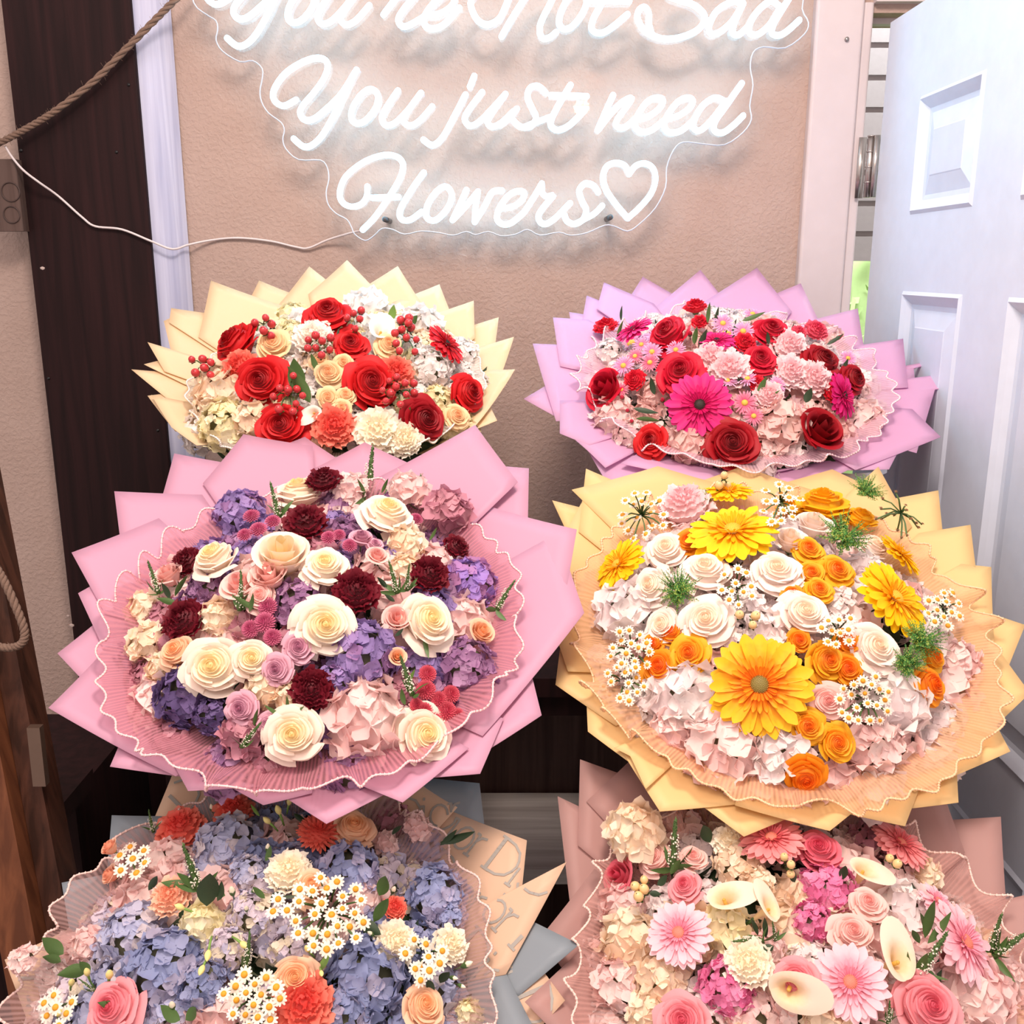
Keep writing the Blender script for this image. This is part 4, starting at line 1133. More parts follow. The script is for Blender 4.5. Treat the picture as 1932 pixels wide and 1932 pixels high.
for a in ((560, 740, 560, 682, 'green', 2), (585, 760, 548, 700, 'green', 0), (735, 605, 748, 580, 'light', 2), (640, 590, 642, 572, 'green', 0), (600, 700, 585, 672, 'green', 0), (770, 615, 790, 600, 'green', 2), (525, 770, 555, 778, 'green', 1), (485, 625, 478, 608, 'green', 2), (640, 620, 636, 640, 'dark', 1), (765, 795, 775, 770, 'green', 0)): R1.leaf(*a)
R1.fill([('hydrangea', 'cream'), ('hydrangea', 'ivory'), ('ruffle', 'snow'), ('hydrangea', 'snow')])

# ---- 2 magenta and red bouquet, top right
R2 = Bouquet('bouquet of red roses and magenta gerberas in pale pink paper, beside the open white door', 1378, 716, 1.61, .236, .252, .075, .12, 12, .36)
R2.sheets([(1056, 790), (988, 753), (1027, 729), (1005, 655), (1050, 655), (1043, 609), (1078, 610), (1074, 584), (1101, 589), (1107, 553), (1132, 564), (1139, 538), (1188, 559), (1213, 519), (1273, 555), (1320, 519), (1356, 559), (1426, 517), (1460, 557), (1510, 538), (1544, 604), (1617, 587), (1629, 657), (1701, 649), (1706, 695), (1725, 691), (1731, 742), (1763, 738), (1745, 800), (1774, 827), (1690, 862), (1676, 890), (1600, 888), (1520, 924), (1440, 902), (1362, 922), (1260, 902), (1150, 912), (1125, 872), (1107, 855), (1085, 835), (1056, 823)], [(LPINKP, 'pale pink')])
R2.cone(LPINKP); R2.basefoliage()
R2.ruffle(organza('organza_pink', '#f2ccd8', .4, .7), plain('pearl_pink', '#f8d8dc', .3), amp=.013, label='pale pink pleated organza ruffle', back=.16)
R2.flowers([('rose', 'crimson rose', 1258, 628, 40, -.2, .2), ('rose', 'crimson rose', 1283, 702, 44, 0, .1), ('tulip', 'crimson rose', 1138, 732, 38, -.5, .1), ('rose', 'dark red rose', 1382, 836, 48, 0, .1), ('tulip', 'dark red rose', 1552, 808, 44, .3, .3), ('rose', 'crimson rose', 1435, 676, 30, 0, .2), ('rose', 'dark red rose', 1552, 678, 36, .2, .2), ('rose', 'crimson rose', 1455, 622, 34, 0, .2), ('rose', 'red rose', 1228, 832, 32), ('rose', 'dark red rose', 1612, 712, 28, .4, .1),
    ('gerbera', 'magenta gerbera', 1320, 764, 66, 0, -.1), ('gerbera', 'magenta gerbera', 1195, 620, 40, -.6, .9), ('gerbera', 'magenta gerbera', 1592, 746, 48, .8, 0), ('gerbera', 'magenta gerbera', 1352, 642, 36, 0, .8),
    ('carnation', 'red carnation', 1142, 614, 24, 0, .4), ('carnation', 'red carnation', 1312, 577, 23, 0, .8), ('carnation', 'red carnation', 1320, 606, 16), ('carnation', 'red carnation', 1197, 716, 22), ('carnation', 'red carnation', 1575, 738, 24), ('bud', 'red', 1174, 750, 14), ('bud', 'red', 1184, 775, 12), ('bud', 'red', 1192, 795, 12), ('bud', 'red', 1250, 755, 14), ('bud', 'red', 1302, 630, 14), ('bud', 'red', 1582, 637, 13, .5), ('carnation', 'rose pink carnation', 1540, 622, 24), ('carnation', 'rose pink carnation', 1508, 626, 16), ('carnation', 'red carnation', 1428, 722, 16), ('carnation', 'red carnation', 1405, 645, 22),
    ('carnation', 'pale pink carnation', 1375, 695, 42), ('carnation', 'pale pink carnation', 1342, 675, 34), ('carnation', 'pale pink carnation', 1535, 712, 36), ('carnation', 'pale pink carnation', 1490, 652, 38), ('carnation', 'pale pink carnation', 1492, 700, 36), ('carnation', 'pale pink carnation', 1450, 745, 30),
    ('aster', 'aster pink', 1364, 610, 22), ('aster', 'aster pink', 1402, 625, 23), ('aster', 'aster pink', 1230, 664, 22), ('aster', 'aster pink', 1176, 690, 22), ('aster', 'aster pink', 1275, 660, 20), ('aster', 'aster rose', 1226, 684, 20), ('aster', 'aster rose', 1405, 760, 25), ('aster', 'aster rose', 1422, 785, 20), ('aster', 'aster pink', 1372, 718, 22, 0, .8), ('aster', 'aster pink', 1410, 714, 22, 0, .7), ('aster', 'aster pink', 1466, 727, 20, .4), ('aster', 'aster pink', 1600, 676, 18), ('aster', 'aster pink', 1210, 650, 18), ('aster', 'aster rose', 1172, 735, 16), ('aster', 'aster pink', 1420, 592, 20, 0, .6), ('aster', 'aster rose', 1198, 672, 18),
    ('ruffle', 'blush', 1160, 792, 42), ('ruffle', 'rose beige', 1472, 802, 52), ('ruffle', 'rose beige', 1298, 838, 40), ('ruffle', 'blush', 1632, 790, 36), ('hydrangea', 'blush', 1188, 822, 34), ('hydrangea', 'white', 1150, 665, 30), ('ruffle', 'blush', 1560, 640, 30)])
for a in ((1172, 605, 1170, 580, 'dark', 1), (1165, 640, 1172, 608, 'green', 1), (1335, 610, 1337, 575, 'green', 1), (1350, 610, 1354, 582, 'dark', 1), (1310, 650, 1312, 620, 'green', 0), (1320, 660, 1330, 625, 'dark', 0), (1195, 770, 1235, 790, 'dark', 1), (1200, 790, 1240, 800, 'green', 1), (1370, 716, 1400, 722, 'dark', 0), (1430, 745, 1445, 715, 'green', 0), (1440, 755, 1470, 745, 'green', 1), (1520, 760, 1530, 735, 'dark', 2), (1450, 650, 1447, 628, 'dark', 0), (1560, 650, 1590, 640, 'dark', 1), (1235, 745, 1225, 715, 'dark', 0), (1400, 605, 1440, 602, 'green', 1), (1590, 700, 1600, 680, 'dark', 0)): R2.leaf(*a)
R2.fill([('hydrangea', 'blush'), ('ruffle', 'rose beige'), ('hydrangea', 'white'), ('aster', 'aster pink')])
b = MB(); pr_ = [R2.hit(x, y - 26, R2.paper, -.004) + Vector((0, -.01, -.012)) for x, y in ((1560, 893), (1600, 896), (1640, 893), (1668, 884))]
b.grid(4, 2, lambda u, v: pr_[int(round(u * 3))] + Vector((0, -.006, -.004 - .016 * v * (1 - .5 * u))) - R2.base)
b.grid(4, 2, lambda u, v: pr_[int(round(u * 3))] + Vector((0, -.0075, -.004 - .016 * v * (1 - .5 * u))) - R2.base)
o = b.obj('ribbon', [plain('silver_ribbon', '#eaf4fa', .2, 20, .05, metal=.25)], R2.root); o['label'] = 'shiny silver ribbon end'

# ---- 3 purple bouquet, middle left
R3 = Bouquet('bouquet of cream roses and purple hydrangeas in mauve pink paper, middle of the left column', 597, 1176, 1.147, .216, .238, .075, .30, 13, .36)
R3.sheets([(155, 1281), (107, 1230), (174, 1178), (150, 1126), (172, 1113), (140, 1055), (228, 1019), (219, 937), (306, 937), (328, 853), (421, 872), (460, 822), (529, 836), (574, 818), (637, 862), (688, 834), (779, 878), (897, 818), (938, 872), (998, 876), (996, 981), (1088, 1005), (1075, 1080), (1102, 1160), (1006, 1283), (1022, 1347), (930, 1407), (906, 1463), (828, 1469), (761, 1525), (715, 1504), (616, 1555), (546, 1509), (497, 1520), (446, 1493), (357, 1498), (338, 1463), (206, 1443), (220, 1412), (96, 1345)], [(PINKP, 'mauve pink')])
R3.cone(PINKP); R3.basefoliage()
R3.ruffle(organza('organza_mauve', '#d893a0', .4, .8), plain('pearl_mauve', '#f6c8c8', .3), amp=.011, label='sheer mauve pleated organza ruffle')
R3.flowers([('rose', 'cream rose', 562, 925, 44, -.1, .5), ('rose', 'cream rose', 402, 1050, 44, -.3, .5), ('tulip', 'cream rose', 532, 1040, 52, .1, .5), ('rose', 'cream rose', 613, 1066, 42, 0, .2), ('rose', 'cream rose', 730, 966, 50, .1, .45), ('rose', 'cream rose', 612, 1180, 56, .1, -.1), ('rose', 'cream rose', 808, 1170, 53, .1, 0), ('rose', 'cream rose', 403, 1257, 56, 0, 0), ('rose', 'cream rose', 553, 1385, 52, -.1, 0), ('rose', 'cream rose', 803, 1386, 52, .1, .1), ('tulip', 'peach rose', 910, 1190, 24, .2, .3),
    ('ruffle', 'cream', 275, 1152, 38), ('ruffle', 'cream', 280, 1215, 42), ('ruffle', 'cream', 415, 1165, 38), ('rose', 'peach rose', 332, 1228, 34, -.2, .3), ('rose', 'cream rose', 474, 1243, 38, .2, 0), ('ruffle', 'cream', 505, 1300, 40), ('ruffle', 'cream', 548, 1318, 34), ('ruffle', 'cream', 300, 1262, 26),
    ('carnation', 'burgundy carnation', 575, 983, 42), ('carnation', 'burgundy carnation', 610, 903, 34), ('carnation', 'burgundy carnation', 352, 1058, 34), ('carnation', 'burgundy carnation', 345, 1168, 44), ('carnation', 'burgundy carnation', 672, 1113, 47), ('carnation', 'burgundy carnation', 812, 1082, 38), ('carnation', 'burgundy carnation', 588, 1300, 42), ('carnation', 'burgundy carnation', 862, 1030, 26),
    ('hydrangea', 'purple', 452, 972, 56), ('hydrangea', 'mauve', 645, 960, 46), ('hydrangea', 'mauve', 392, 1108, 42), ('hydrangea', 'mauve', 562, 1142, 54), ('hydrangea', 'deep purple', 352, 1315, 64), ('hydrangea', 'purple', 685, 1238, 72), ('hydrangea', 'violet', 885, 1105, 60), ('hydrangea', 'mauve', 880, 1262, 62), ('ruffle', 'blush', 690, 1358, 76), ('ruffle', 'cream', 762, 1030, 40), ('ruffle', 'cream', 765, 1075, 32), ('ruffle', 'dusty mauve', 462, 1388, 44), ('hydrangea', 'deep purple', 400, 1350, 38), ('hydrangea', 'purple', 630, 1290, 40), ('hydrangea', 'mauve', 740, 960, 44),
    ('tulip', 'pale pink rose', 506, 1082, 36, -.1, .5), ('tulip', 'pale pink rose', 450, 1100, 34, -.2, .4), ('rose', 'pale pink rose', 490, 1125, 28, 0, .1), ('ruffle', 'blush', 662, 925, 36), ('ruffle', 'dusty mauve', 845, 965, 46), ('ruffle', 'blush', 770, 925, 38), ('tulip', 'pale pink rose', 315, 1082, 28, -.2, .4),
    ('rose', 'mauve rose', 563, 1222, 31), ('rose', 'mauve rose', 522, 1263, 30, -.1), ('rose', 'mauve rose', 455, 1336, 31, -.1, -.1), ('tulip', 'pale pink rose', 750, 1165, 27, -.1, .2), ('tulip', 'mauve rose', 682, 1012, 20, 0, .5), ('tulip', 'pale pink rose', 712, 1047, 20, .1, .4), ('rose', 'mauve rose', 708, 1026, 15), ('tulip', 'peach rose', 750, 1238, 16, 0, .2), ('rose', 'mauve rose', 505, 1365, 20)])
R3.flowers([('pompon', c, x, y, r) for c, L_ in (('pompon mauve', [(475, 975, 17), (488, 1000, 18), (515, 985, 16), (462, 1010, 15), (620, 1015, 15), (660, 1030, 15), (640, 1010, 13), (785, 980, 14), (505, 1145, 19), (500, 1175, 21), (473, 1187, 18), (514, 1203, 18)]), ('pompon rose', [(806, 1272, 18), (803, 1302, 20), (827, 1320, 17), (850, 1310, 18), (842, 1342, 20), (862, 1352, 17), (800, 1342, 18), (818, 1358, 16), (785, 1330, 14)])) for x, y, r in L_])
for a in ((700, 940, 695, 850), (527, 978, 510, 915), (797, 965, 793, 900), (300, 1120, 280, 1062), (452, 1152, 466, 1082), (750, 1120, 733, 1062), (768, 1115, 771, 1065), (938, 1152, 970, 1098), (778, 1312, 753, 1240), (455, 1410, 500, 1370)): R3.spike(*a)
for a in ((690, 940, 678, 905, 'green', 1), (720, 930, 735, 905, 'green', 1), (330, 1125, 355, 1085, 'green', 1), (320, 1130, 308, 1100, 'dark', 0), (335, 1140, 300, 1135, 'green', 0), (470, 1155, 485, 1120, 'green', 1), (480, 1150, 440, 1130, 'green', 1), (540, 1345, 548, 1312, 'green', 1), (530, 1350, 498, 1338, 'green', 1), (545, 1350, 580, 1340, 'green', 1), (480, 1370, 485, 1335, 'green', 1), (730, 1110, 712, 1090, 'dark', 0), (745, 1135, 725, 1125, 'dark', 0), (810, 1020, 828, 998, 'green', 1), (800, 1200, 806, 1240, 'green', 1), (745, 1200, 765, 1190, 'dark', 0), (935, 1150, 950, 1175, 'green', 0), (765, 1330, 752, 1300, 'green', 0), (770, 1290, 785, 1262, 'light', 1)): R3.leaf(*a)
R3.fill([('hydrangea', 'purple'), ('hydrangea', 'mauve'), ('ruffle', 'blush'), ('hydrangea', 'dusty mauve')])

# ---- 4 yellow bouquet, middle right
R4 = Bouquet('bouquet of yellow gerberas and ivory roses in pale yellow paper, middle of the right column', 1466, 1200, 1.20, .226, .252, .075, .30, 14, .36)
R4.sheets([(1070, 1000), (1042, 937), (1098, 953), (1105, 894), (1156, 914), (1240, 890), (1320, 912), (1400, 886), (1480, 912), (1570, 886), (1625, 912), (1656, 884), (1688, 944), (1768, 932), (1777, 1005), (1828, 998), (1838, 1072), (1868, 1075), (1870, 1159), (1933, 1182), (1903, 1257), (1942, 1310), (1875, 1374), (1901, 1427), (1807, 1467), (1810, 1511), (1721, 1523), (1707, 1560), (1607, 1539), (1562, 1577), (1467, 1551), (1404, 1577), (1333, 1525), (1245, 1532), (1203, 1467), (1188, 1435), (1172, 1427), (1109, 1381), (1107, 1334), (1048, 1292), (1056, 1229), (1040, 1180), (1075, 1130), (1030, 1070)], [(YELP, 'pale yellow')])
b = MB()
R4.cone(ORP); R4.basefoliage()
R4.ruffle(organza('organza_peach', '#f4c69c', .45, .8), plain('pearl_peach', '#f6c89c', .4), amp=.012, label='sheer peach pleated organza ruffle')
R4.flowers([('gerbera', 'yellow gerbera', 1382, 1000, 90, -.05, .5), ('gerbera', 'yellow gerbera', 1165, 1065, 62, -1.0, .5), ('gerbera', 'yellow gerbera', 1690, 1128, 84, .5, .3), ('gerbera', 'orange and yellow gerbera', 1433, 1292, 102, 0, -.1), ('gerbera', 'yellow gerbera', 1375, 925, 48, 0, .9), ('rose', 'yellow rose', 1552, 945, 48, 0, .5), ('gerbera', 'yellow gerbera', 1700, 1045, 52, .8, .5), ('rose', 'yellow rose', 1625, 975, 30, .1, .4), ('rose', 'yellow rose', 1500, 955, 28, .1, .4),
    ('rose', 'white rose', 1256, 1036, 38), ('rose', 'white rose', 1230, 1106, 40, -.2, 0), ('rose', 'white rose', 1332, 1170, 50), ('rose', 'white rose', 1466, 1076, 45, 0, .1), ('rose', 'white rose', 1518, 1156, 45, 0, .1), ('rose', 'white rose', 1650, 1222, 50, .1, 0), ('tulip', 'white rose', 1537, 985, 32, .1, .4), ('rose', 'white rose', 1648, 1028, 30, .2, .1), ('rose', 'pale pink rose', 1562, 1322, 34), ('rose', 'white rose', 1330, 1075, 46, 0, .4), ('tulip', 'white rose', 1492, 1015, 30, 0, .4), ('rose', 'white rose', 1250, 1180, 36, -.1, 0),
    ('carnation', 'pale pink carnation', 1290, 950, 56), ('ruffle', 'white', 1180, 1160, 62), ('ruffle', 'white', 1290, 1318, 72), ('ruffle', 'blush', 1362, 1418, 76), ('ruffle', 'white', 1468, 1425, 60), ('ruffle', 'white', 1678, 1325, 72), ('ruffle', 'blush', 1640, 1400, 56), ('ruffle', 'blush', 1805, 1252, 44), ('ruffle', 'white', 1445, 1190, 44), ('ruffle', 'white', 1410, 1145, 34), ('ruffle', 'blush', 1225, 1230, 36), ('ruffle', 'white', 1580, 1140, 34), ('ruffle', 'white', 1630, 1075, 34), ('ruffle', 'white', 1390, 1215, 30), ('ruffle', 'blush', 1270, 1380, 46),
    ('rose', 'orange spray rose', 1243, 1258, 35), ('rose', 'yellow spray rose', 1300, 1233, 37), ('rose', 'orange spray rose', 1265, 1192, 25, 0, .2), ('rose', 'yellow spray rose', 1525, 1036, 29), ('rose', 'yellow spray rose', 1578, 1076, 33), ('rose', 'yellow spray rose', 1530, 1082, 27), ('rose', 'yellow spray rose', 1560, 1246, 37, .2), ('rose', 'orange spray rose', 1600, 1262, 28), ('rose', 'yellow spray rose', 1524, 1370, 33), ('rose', 'yellow spray rose', 1580, 1402, 34), ('rose', 'orange spray rose', 1520, 1466, 38, 0, -.6), ('rose', 'orange spray rose', 1755, 1292, 38, .5, 0), ('rose', 'orange spray rose', 1300, 1022, 30), ('rose', 'yellow spray rose', 1545, 1112, 26), ('rose', 'orange spray rose', 1598, 1212, 28), ('rose', 'orange spray rose', 1508, 1208, 22), ('rose', 'yellow spray rose', 1762, 1240, 26, .4), ('rose', 'orange spray rose', 1232, 1215, 20), ('rose', 'orange spray rose', 1495, 1120, 20)])
for a in ((1210, 972, 46, 17), (1472, 948, 42, 15), (1388, 1108, 36, 11), (1190, 1228, 42, 15), (1178, 1288, 40, 15), (1580, 1190, 34, 10), (1632, 1322, 50, 20), (1782, 1148, 34, 13)): R4.sprig(*a, rpx=10.5, lift=.035)
R4.sprig(1700, 968, 50, 16, 'seed', 5, .06, 'b')
R4.sprig(1410, 1166, 18, 3, 'berry', 11, .03, 'cream'); R4.sprig(1365, 905, 14, 3, 'berry', 10, .03, 'cream')
for x, y, r in ((1280, 1118, 46), (1590, 1018, 52), (1738, 1212, 46), (1712, 1255, 38), (1325, 945, 26), (1632, 930, 36)): R4.flower('fern', 'g', x, y, r * 1.25, lift=.024)
R4.fill([('ruffle', 'white'), ('ruffle', 'blush'), ('hydrangea', 'white')], .034)

# ---- 5 blue bouquet, bottom left
R5 = Bouquet('bouquet of blue hydrangeas, white daisies and coral carnations in printed paper, bottom left', 490, 1868, .96, .210, .228, .07, .26, 15, .33)
BP, PP = (BLUEP, 'blue grey'), (PRINTP, 'printed')
R5.sheets([(60, 1950), (11, 1814), (131, 1752), (116, 1665), (205, 1650), (215, 1547), (288, 1547), (325, 1455), (440, 1480), (520, 1430), (600, 1470), (720, 1420), (800, 1470), (905, 1484), (914, 1560), (994, 1592), (985, 1680), (1068, 1640), (1010, 1745), (1092, 1790), (1030, 1840), (1066, 1888), (1010, 1950), (1094, 2112), (1006, 2188), (984, 2378), (885, 2321), (808, 2511), (720, 2435), (610, 2587), (522, 2473), (390, 2587), (313, 2435), (192, 2473), (159, 2283), (48, 2264), (59, 2093), (-28, 2017)], [PP, BP, BP, PP, BP, PP, BP, PP, PP, BP, PP, BP, PP, BP, PP, BP, PP, BP, BP])
R5.cone(PRINTP); R5.basefoliage()
R5.ruffle(organza('organza_grey_pink', '#c4a09c', .3, .65), plain('pearl_grey_pink', '#f0cfc6', .3), amp=.011, label='sheer grey pink pleated organza ruffle')
R5.flowers([('hydrangea', 'pale blue', 430, 1598, 68), ('hydrangea', 'blue', 655, 1650, 66), ('hydrangea', 'blue', 800, 1600, 48), ('hydrangea', 'blue', 825, 1690, 62), ('hydrangea', 'pale blue', 250, 1765, 66), ('hydrangea', 'slate blue', 310, 1830, 84), ('hydrangea', 'slate blue', 692, 1845, 84), ('hydrangea', 'slate blue', 385, 1860, 52), ('hydrangea', 'lilac cream', 480, 1725, 50), ('hydrangea', 'lilac cream', 555, 1790, 50), ('hydrangea', 'dusty mauve', 740, 1550, 44), ('hydrangea', 'pale blue', 470, 1650, 40), ('hydrangea', 'lilac cream', 430, 1790, 44), ('hydrangea', 'slate blue', 650, 1912, 55),
    ('carnation', 'coral carnation', 340, 1560, 46), ('carnation', 'coral carnation', 440, 1528, 38), ('pompon', 'pompon coral', 600, 1575, 42), ('carnation', 'coral carnation', 572, 1895, 58), ('carnation', 'peach carnation', 322, 1690, 40), ('carnation', 'coral carnation', 745, 1712, 24), ('rose', 'pink rose', 212, 1902, 52, -.1, .1),
    ('rose', 'peach rose', 665, 1562, 43, 0, .1), ('rose', 'peach rose', 556, 1845, 40), ('rose', 'peach rose', 800, 1898, 40, .1, .3), ('ruffle', 'blush', 320, 1622, 42), ('ruffle', 'blush', 240, 1620, 28),
    ('carnation', 'cream carnation', 545, 1643, 45), ('rose', 'peach rose', 588, 1672, 34), ('carnation', 'cream carnation', 745, 1778, 44), ('carnation', 'cream carnation', 850, 1782, 36), ('ruffle', 'ivory', 382, 1742, 40), ('ruffle', 'blush', 45, 1812, 26), ('ruffle', 'white', 100, 1838, 32), ('ruffle', 'blush', 165, 1785, 32), ('tulip', 'peach carnation', 205, 1597, 17, -.5, .3), ('tulip', 'peach carnation', 205, 1650, 18, -.5, -.2), ('ruffle', 'blush', 728, 1592, 24), ('ruffle', 'blush', 788, 1560, 26), ('ruffle', 'white', 95, 1900, 30), ('hydrangea', 'blue', 850, 1730, 34), ('ruffle', 'ivory', 885, 1910, 26)])
R5.flowers([('trumpet', 'y', x, y, r, tx, ty) for x, y, r, tx, ty in ((395, 1790, 26, 0, -1), (452, 1778, 26, .8, -.8), (385, 1820, 24, -.2, -1), (350, 1715, 24, -1, .2), (528, 1538, 24, -.4, .6), (510, 1555, 22, -.8, .2), (585, 1795, 22, -.5, .3), (610, 1780, 20, .5, .4), (605, 1830, 18, 0, -.8), (135, 1858, 24, .6, .4), (168, 1842, 24, .1, .8), (205, 1848, 28, .4, .6), (125, 1905, 24, -.2, -.6), (545, 1520, 20, .3, .6))])
R5.flowers([('bud', 'cream', x, y, r, tx, ty) for x, y, r, tx, ty in ((438, 1682, 20, 0, .4), (325, 1898, 20, .1, .5), (505, 1600, 15, .2, .5), (880, 1820, 20, 1, .3), (742, 1680, 16, .2, .5), (400, 1525, 14, 0, .5), (855, 1845, 14, 1, -.4), (870, 1860, 13, 1, -.8), (700, 1762, 14, -1, .2), (480, 1680, 15, .6, -.2), (465, 1715, 14, 0, .2))])
for a in ((620, 1722, 72, 36), (475, 1885, 54, 26), (800, 1800, 36, 15), (250, 1625, 30, 10), (110, 1905, 30, 8), (525, 1715, 20, 5), (795, 1840, 18, 5)): R5.sprig(*a, rpx=14.5, lift=.035)
for a in ((378, 1680, 342, 1592), (462, 1835, 482, 1762), (290, 1570, 279, 1528), (180, 1870, 150, 1850)): R5.spike(*a)
for a in ((390, 1710, 400, 1640, 'dark', 2), (410, 1700, 430, 1660, 'dark', 0), (365, 1672, 312, 1675, 'green', 0), (425, 1690, 395, 1680, 'green', 2), (715, 1690, 735, 1650, 'green', 2), (705, 1740, 740, 1690, 'green', 0), (700, 1735, 690, 1770, 'dark', 0), (120, 1800, 80, 1775, 'green', 2), (115, 1815, 85, 1805, 'green', 2), (165, 1830, 120, 1840, 'green', 2), (170, 1835, 150, 1815, 'green', 2), (245, 1910, 190, 1895, 'green', 0), (340, 1925, 300, 1905, 'green', 2), (350, 1925, 380, 1900, 'green', 2), (510, 1700, 535, 1685, 'dark', 2), (500, 1695, 475, 1675, 'green', 0), (830, 1590, 900, 1585, 'dark', 1), (830, 1595, 870, 1570, 'dark', 1), (500, 1625, 520, 1595, 'green', 0), (280, 1680, 305, 1650, 'dark', 0), (620, 1800, 605, 1835, 'light', 0), (830, 1855, 850, 1830, 'dark', 2), (820, 1870, 800, 1850, 'dark', 2), (740, 1575, 760, 1555, 'dark', 0), (555, 1535, 575, 1555, 'dark', 0), (490, 1540, 470, 1520, 'light', 1), (680, 1740, 715, 1765, 'dark', 2), (560, 1690, 530, 1700, 'dark', 1)): R5.leaf(*a)
R5.fill([('hydrangea', 'slate blue'), ('hydrangea', 'pale blue'), ('hydrangea', 'lilac cream'), ('ruffle', 'blush')])

# ---- 6 blush bouquet, bottom right
R6 = Bouquet('bouquet of pale pink gerberas, calla lilies and blush roses in frosted pink paper, bottom right', 1522, 1872, .96, .208, .227, .07, .30, 16, .33)
R6.sheets([(1075, 1700), (1052, 1501), (1092, 1520), (1094, 1437), (1166, 1462), (1230, 1400), (1320, 1450), (1420, 1400), (1500, 1450), (1600, 1420), (1700, 1500), (1762, 1470), (1790, 1545), (1890, 1538), (1899, 1700), (1990, 1680), (1960, 1780), (2040, 1800), (1980, 1890), (2050, 1960), (2003, 2055), (2036, 2226), (1926, 2245), (1893, 2435), (1783, 2378), (1695, 2549), (1585, 2454), (1475, 2587), (1387, 2454), (1255, 2530), (1211, 2340), (1079, 2340), (1079, 2150), (958, 2112), (1050, 1960), (990, 1900), (1062, 1830), (1020, 1770)], [(DUSTP, 'frosted dusty pink')])
R6.cone(DUSTP); R6.basefoliage()
R6.ruffle(organza('organza_rose', '#e2b0a6', .22, .5), plain('pearl_rose', '#f0d0c4', .3), amp=.012, label='sheer blush pleated organza ruffle')
R6.flowers([('gerbera', 'pale pink gerbera', 1280, 1760, 66, 0, .1), ('gerbera', 'pale pink gerbera', 1604, 1853, 74, -.05, 0), ('gerbera', 'pale pink gerbera', 1822, 1778, 82, .55, .1), ('gerbera', 'coral pink gerbera', 1700, 1590, 58, .3, .4), ('gerbera', 'coral pink gerbera', 1455, 1580, 64, 0, .5), ('gerbera', 'pale pink gerbera', 1770, 1700, 44, .6, .5),
    ('calla', 'calla cream', 1365, 1692, 46, -.3, .9), ('calla', 'calla cream', 1455, 1712, 38, .9, .2), ('calla', 'calla cream', 1700, 1812, 54, .35, .1), ('calla', 'calla cream', 1488, 1872, 54, -.1, -.5), ('calla', 'calla cream', 1632, 1640, 40, .3, .5),
    ('rose', 'deep pink rose', 1545, 1602, 40, -.1, .1), ('rose', 'pink rose', 1292, 1672, 31, -.1, .1), ('rose', 'pale pink rose', 1236, 1620, 30, -.2), ('rose', 'pale pink rose', 1308, 1618, 26, 0, .2), ('rose', 'pale pink rose', 1608, 1758, 37), ('rose', 'pale pink rose', 1638, 1704, 32), ('rose', 'pink rose', 1504, 1848, 40, -.1, 0), ('rose', 'pink rose', 1750, 1898, 60, .1, 0), ('rose', 'pink rose', 1290, 1928, 50, 0, .1), ('tulip', 'deep pink rose', 1166, 1652, 32, -.4, -.2),
    ('ruffle', 'cream', 1200, 1570, 56), ('ruffle', 'blush', 1180, 1715, 48), ('ruffle', 'cream', 1190, 1780, 58), ('ruffle', 'blush', 1165, 1855, 48), ('hydrangea', 'cream', 1395, 1632, 52), ('carnation', 'cream carnation', 1378, 1585, 36), ('ruffle', 'ivory', 1372, 1750, 46), ('ruffle', 'white', 1706, 1716, 56), ('hydrangea', 'pink', 1562, 1680, 60), ('hydrangea', 'pink', 1532, 1740, 42), ('hydrangea', 'pink', 1372, 1862, 58), ('ruffle', 'blush', 1840, 1880, 66), ('ruffle', 'cream', 1245, 1858, 48), ('ruffle', 'blush', 1895, 1850, 44), ('hydrangea', 'dusty mauve', 1640, 1590, 46), ('carnation', 'cream carnation', 1412, 1815, 48), ('ruffle', 'cream', 1430, 1670, 30), ('ruffle', 'cream', 1740, 1650, 34), ('ruffle', 'cream', 1225, 1915, 40), ('ruffle', 'cream', 1560, 1925, 46), ('ruffle', 'blush', 1290, 1560, 40), ('ruffle', 'blush', 1450, 1790, 34)])
for a in ((1270, 1640, 1270, 1545), (1440, 1775, 1380, 1780), (1462, 1775, 1455, 1735), (1728, 1845, 1790, 1765), (1875, 1805, 1945, 1755), (1868, 1795, 1884, 1722), (1675, 1932, 1680, 1885)): R6.spike(*a)
for a in ((1475, 1636, 22, 3), (1202, 1672, 20, 4), (1682, 1622, 14, 2)): R6.sprig(*a, kind='berry', rpx=11, color='cream', lift=.035)
for a in ((1750, 1780, 1800, 1728, 'green', 1), (1745, 1770, 1757, 1690, 'green', 1), (1750, 1765, 1735, 1715, 'green', 1), (1735, 1780, 1715, 1750, 'green', 0), (1430, 1765, 1415, 1728, 'dark', 1), (1445, 1770, 1440, 1725, 'dark', 1), (1460, 1785, 1435, 1800, 'dark', 2), (1265, 1650, 1285, 1620, 'green', 0), (1240, 1670, 1262, 1655, 'dark', 2), (1225, 1685, 1245, 1690, 'dark', 2), (1500, 1665, 1490, 1640, 'dark', 2), (1340, 1590, 1320, 1555, 'dark', 2), (1715, 1670, 1735, 1675, 'dark', 2), (1730, 1690, 1745, 1695, 'dark', 2), (1590, 1660, 1592, 1630, 'dark', 2), (1752, 1830, 1760, 1850, 'green', 2), (1738, 1850, 1745, 1875, 'green', 1)): R6.leaf(*a)
R6.fill([('ruffle', 'cream'), ('ruffle', 'blush'), ('hydrangea', 'white'), ('hydrangea', 'blush')])

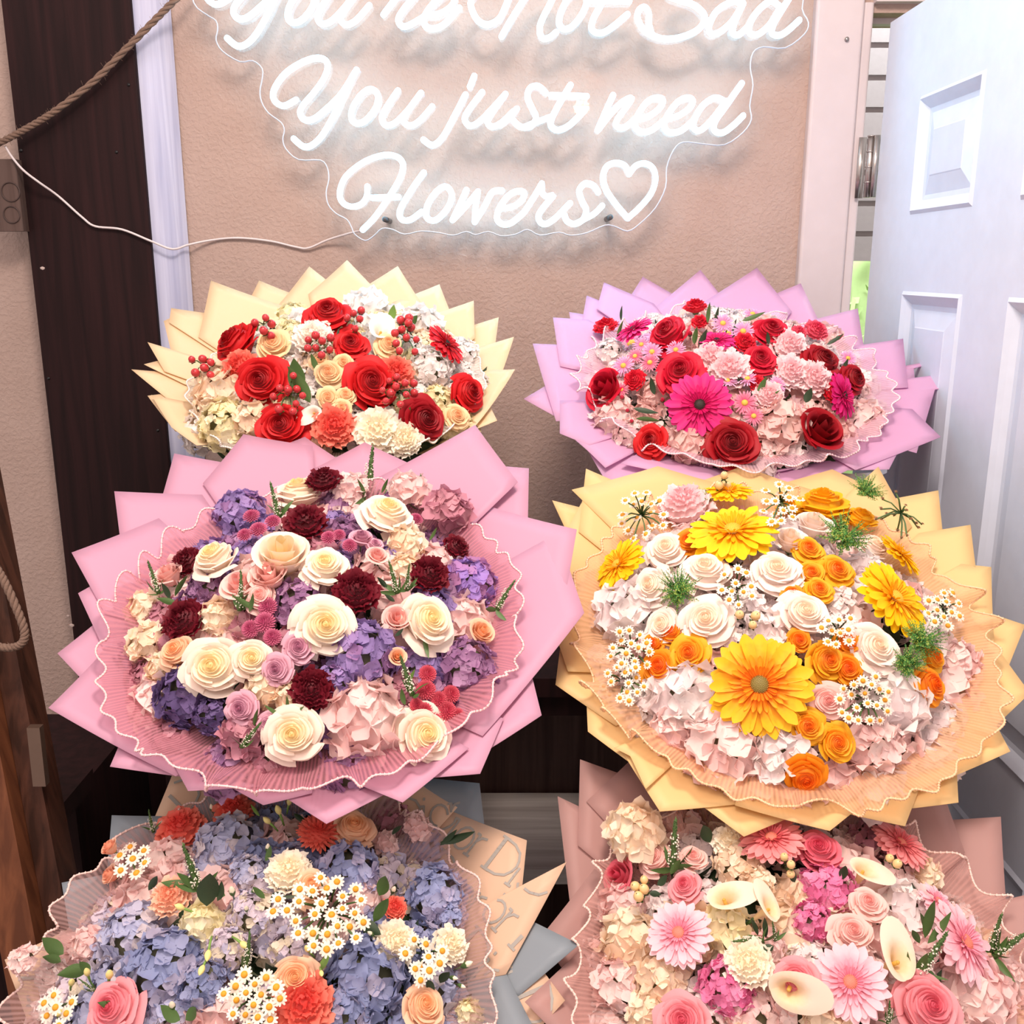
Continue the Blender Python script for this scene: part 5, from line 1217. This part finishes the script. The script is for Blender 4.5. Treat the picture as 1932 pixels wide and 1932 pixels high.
# supports below the bouquets
for B, f, lab in ((R1, .948, 'red and cream'), (R2, .948, 'red and magenta'), (R3, .80, 'purple'), (R4, .79, 'yellow'), (R5, .55, 'blue'), (R6, .55, 'pale pink')):
    o = B.bucket(BUCK, f); tag(o, 'dark bucket holding the stems of the %s bouquet' % lab, 'bucket', 'buckets under the bouquets')
def crate(x0, x1, y0, y1, z1, label):
    r = empty('wooden_crate', ((x0 + x1) / 2, (y0 + y1) / 2, 0)); tag(r, label, 'crate', 'crates the bouquets stand on')
    b = MB(); b.box(x0, x1, y0, y1, z1 - .02, z1); tolocal(b.obj('lid', [DARKW], r, False), r)
    n = max(2, int(z1 / .12)); h = (z1 - .022) / n
    for i in range(n):
        for (a, c, d, e) in ((x0, x1, y0, y0 + .012), (x0, x1, y1 - .012, y1)):
            b = MB(); b.box(a, c, d, e, i * h + .001, i * h + h - .012); tolocal(b.obj('slat', [DARKW], r, False), r)
    for x in (x0, x1 - .02):
        for y in (y0 + .013, y1 - .033):
            b = MB(); b.box(x, x + .02, y, y + .02, 0, z1 - .021); tolocal(b.obj('corner_post', [DARKW], r, False), r)
crate(-.40, -.06, 1.18, 1.375, .80, 'dark slatted crate under the purple bouquet')
crate(.17, .50, 1.18, 1.375, .79, 'dark slatted crate under the yellow bouquet')
crate(-.40, -.06, .86, 1.10, .55, 'dark slatted crate under the blue bouquet')
crate(.12, .46, .86, 1.10, .55, 'dark slatted crate under the pale pink bouquet')

# woven pendant lamp behind the photographer, mirrored in the sign's clear panel
lamp = empty('pendant_lamp', (.32, -1.0, 2.30)); tag(lamp, 'woven rattan pendant lamp mirrored in the clear sign panel', 'lamp')
b = MB()
for i in range(34):
    a = 2 * pi * i / 34
    b.tube([(.19 * sin(pi / 2 * t) * cos(a + .5 * t), .19 * sin(pi / 2 * t) * sin(a + .5 * t), .17 * cos(pi / 2 * t)) for t in [k / 8 for k in range(9)]], .0028, 4)
for k in range(1, 9):
    t = k / 8; b.tube([(.19 * sin(pi / 2 * t) * cos(2 * pi * i / 40), .19 * sin(pi / 2 * t) * sin(2 * pi * i / 40), .17 * cos(pi / 2 * t)) for i in range(40)], .003, 4, closed=True)
b.obj('lamp_shade', [plain('rattan', '#c88850', .6)], lamp)
b = MB(); b.sphere((0, 0, .02), .035, 14, 10); b.obj('bulb', [emit('bulb_glow', (1, .62, .32, 1), 110)], lamp)
b = MB(); b.tube([(0, 0, .05), (0, 0, .6)], .004, 8); b.obj('cord', [BLK], lamp)
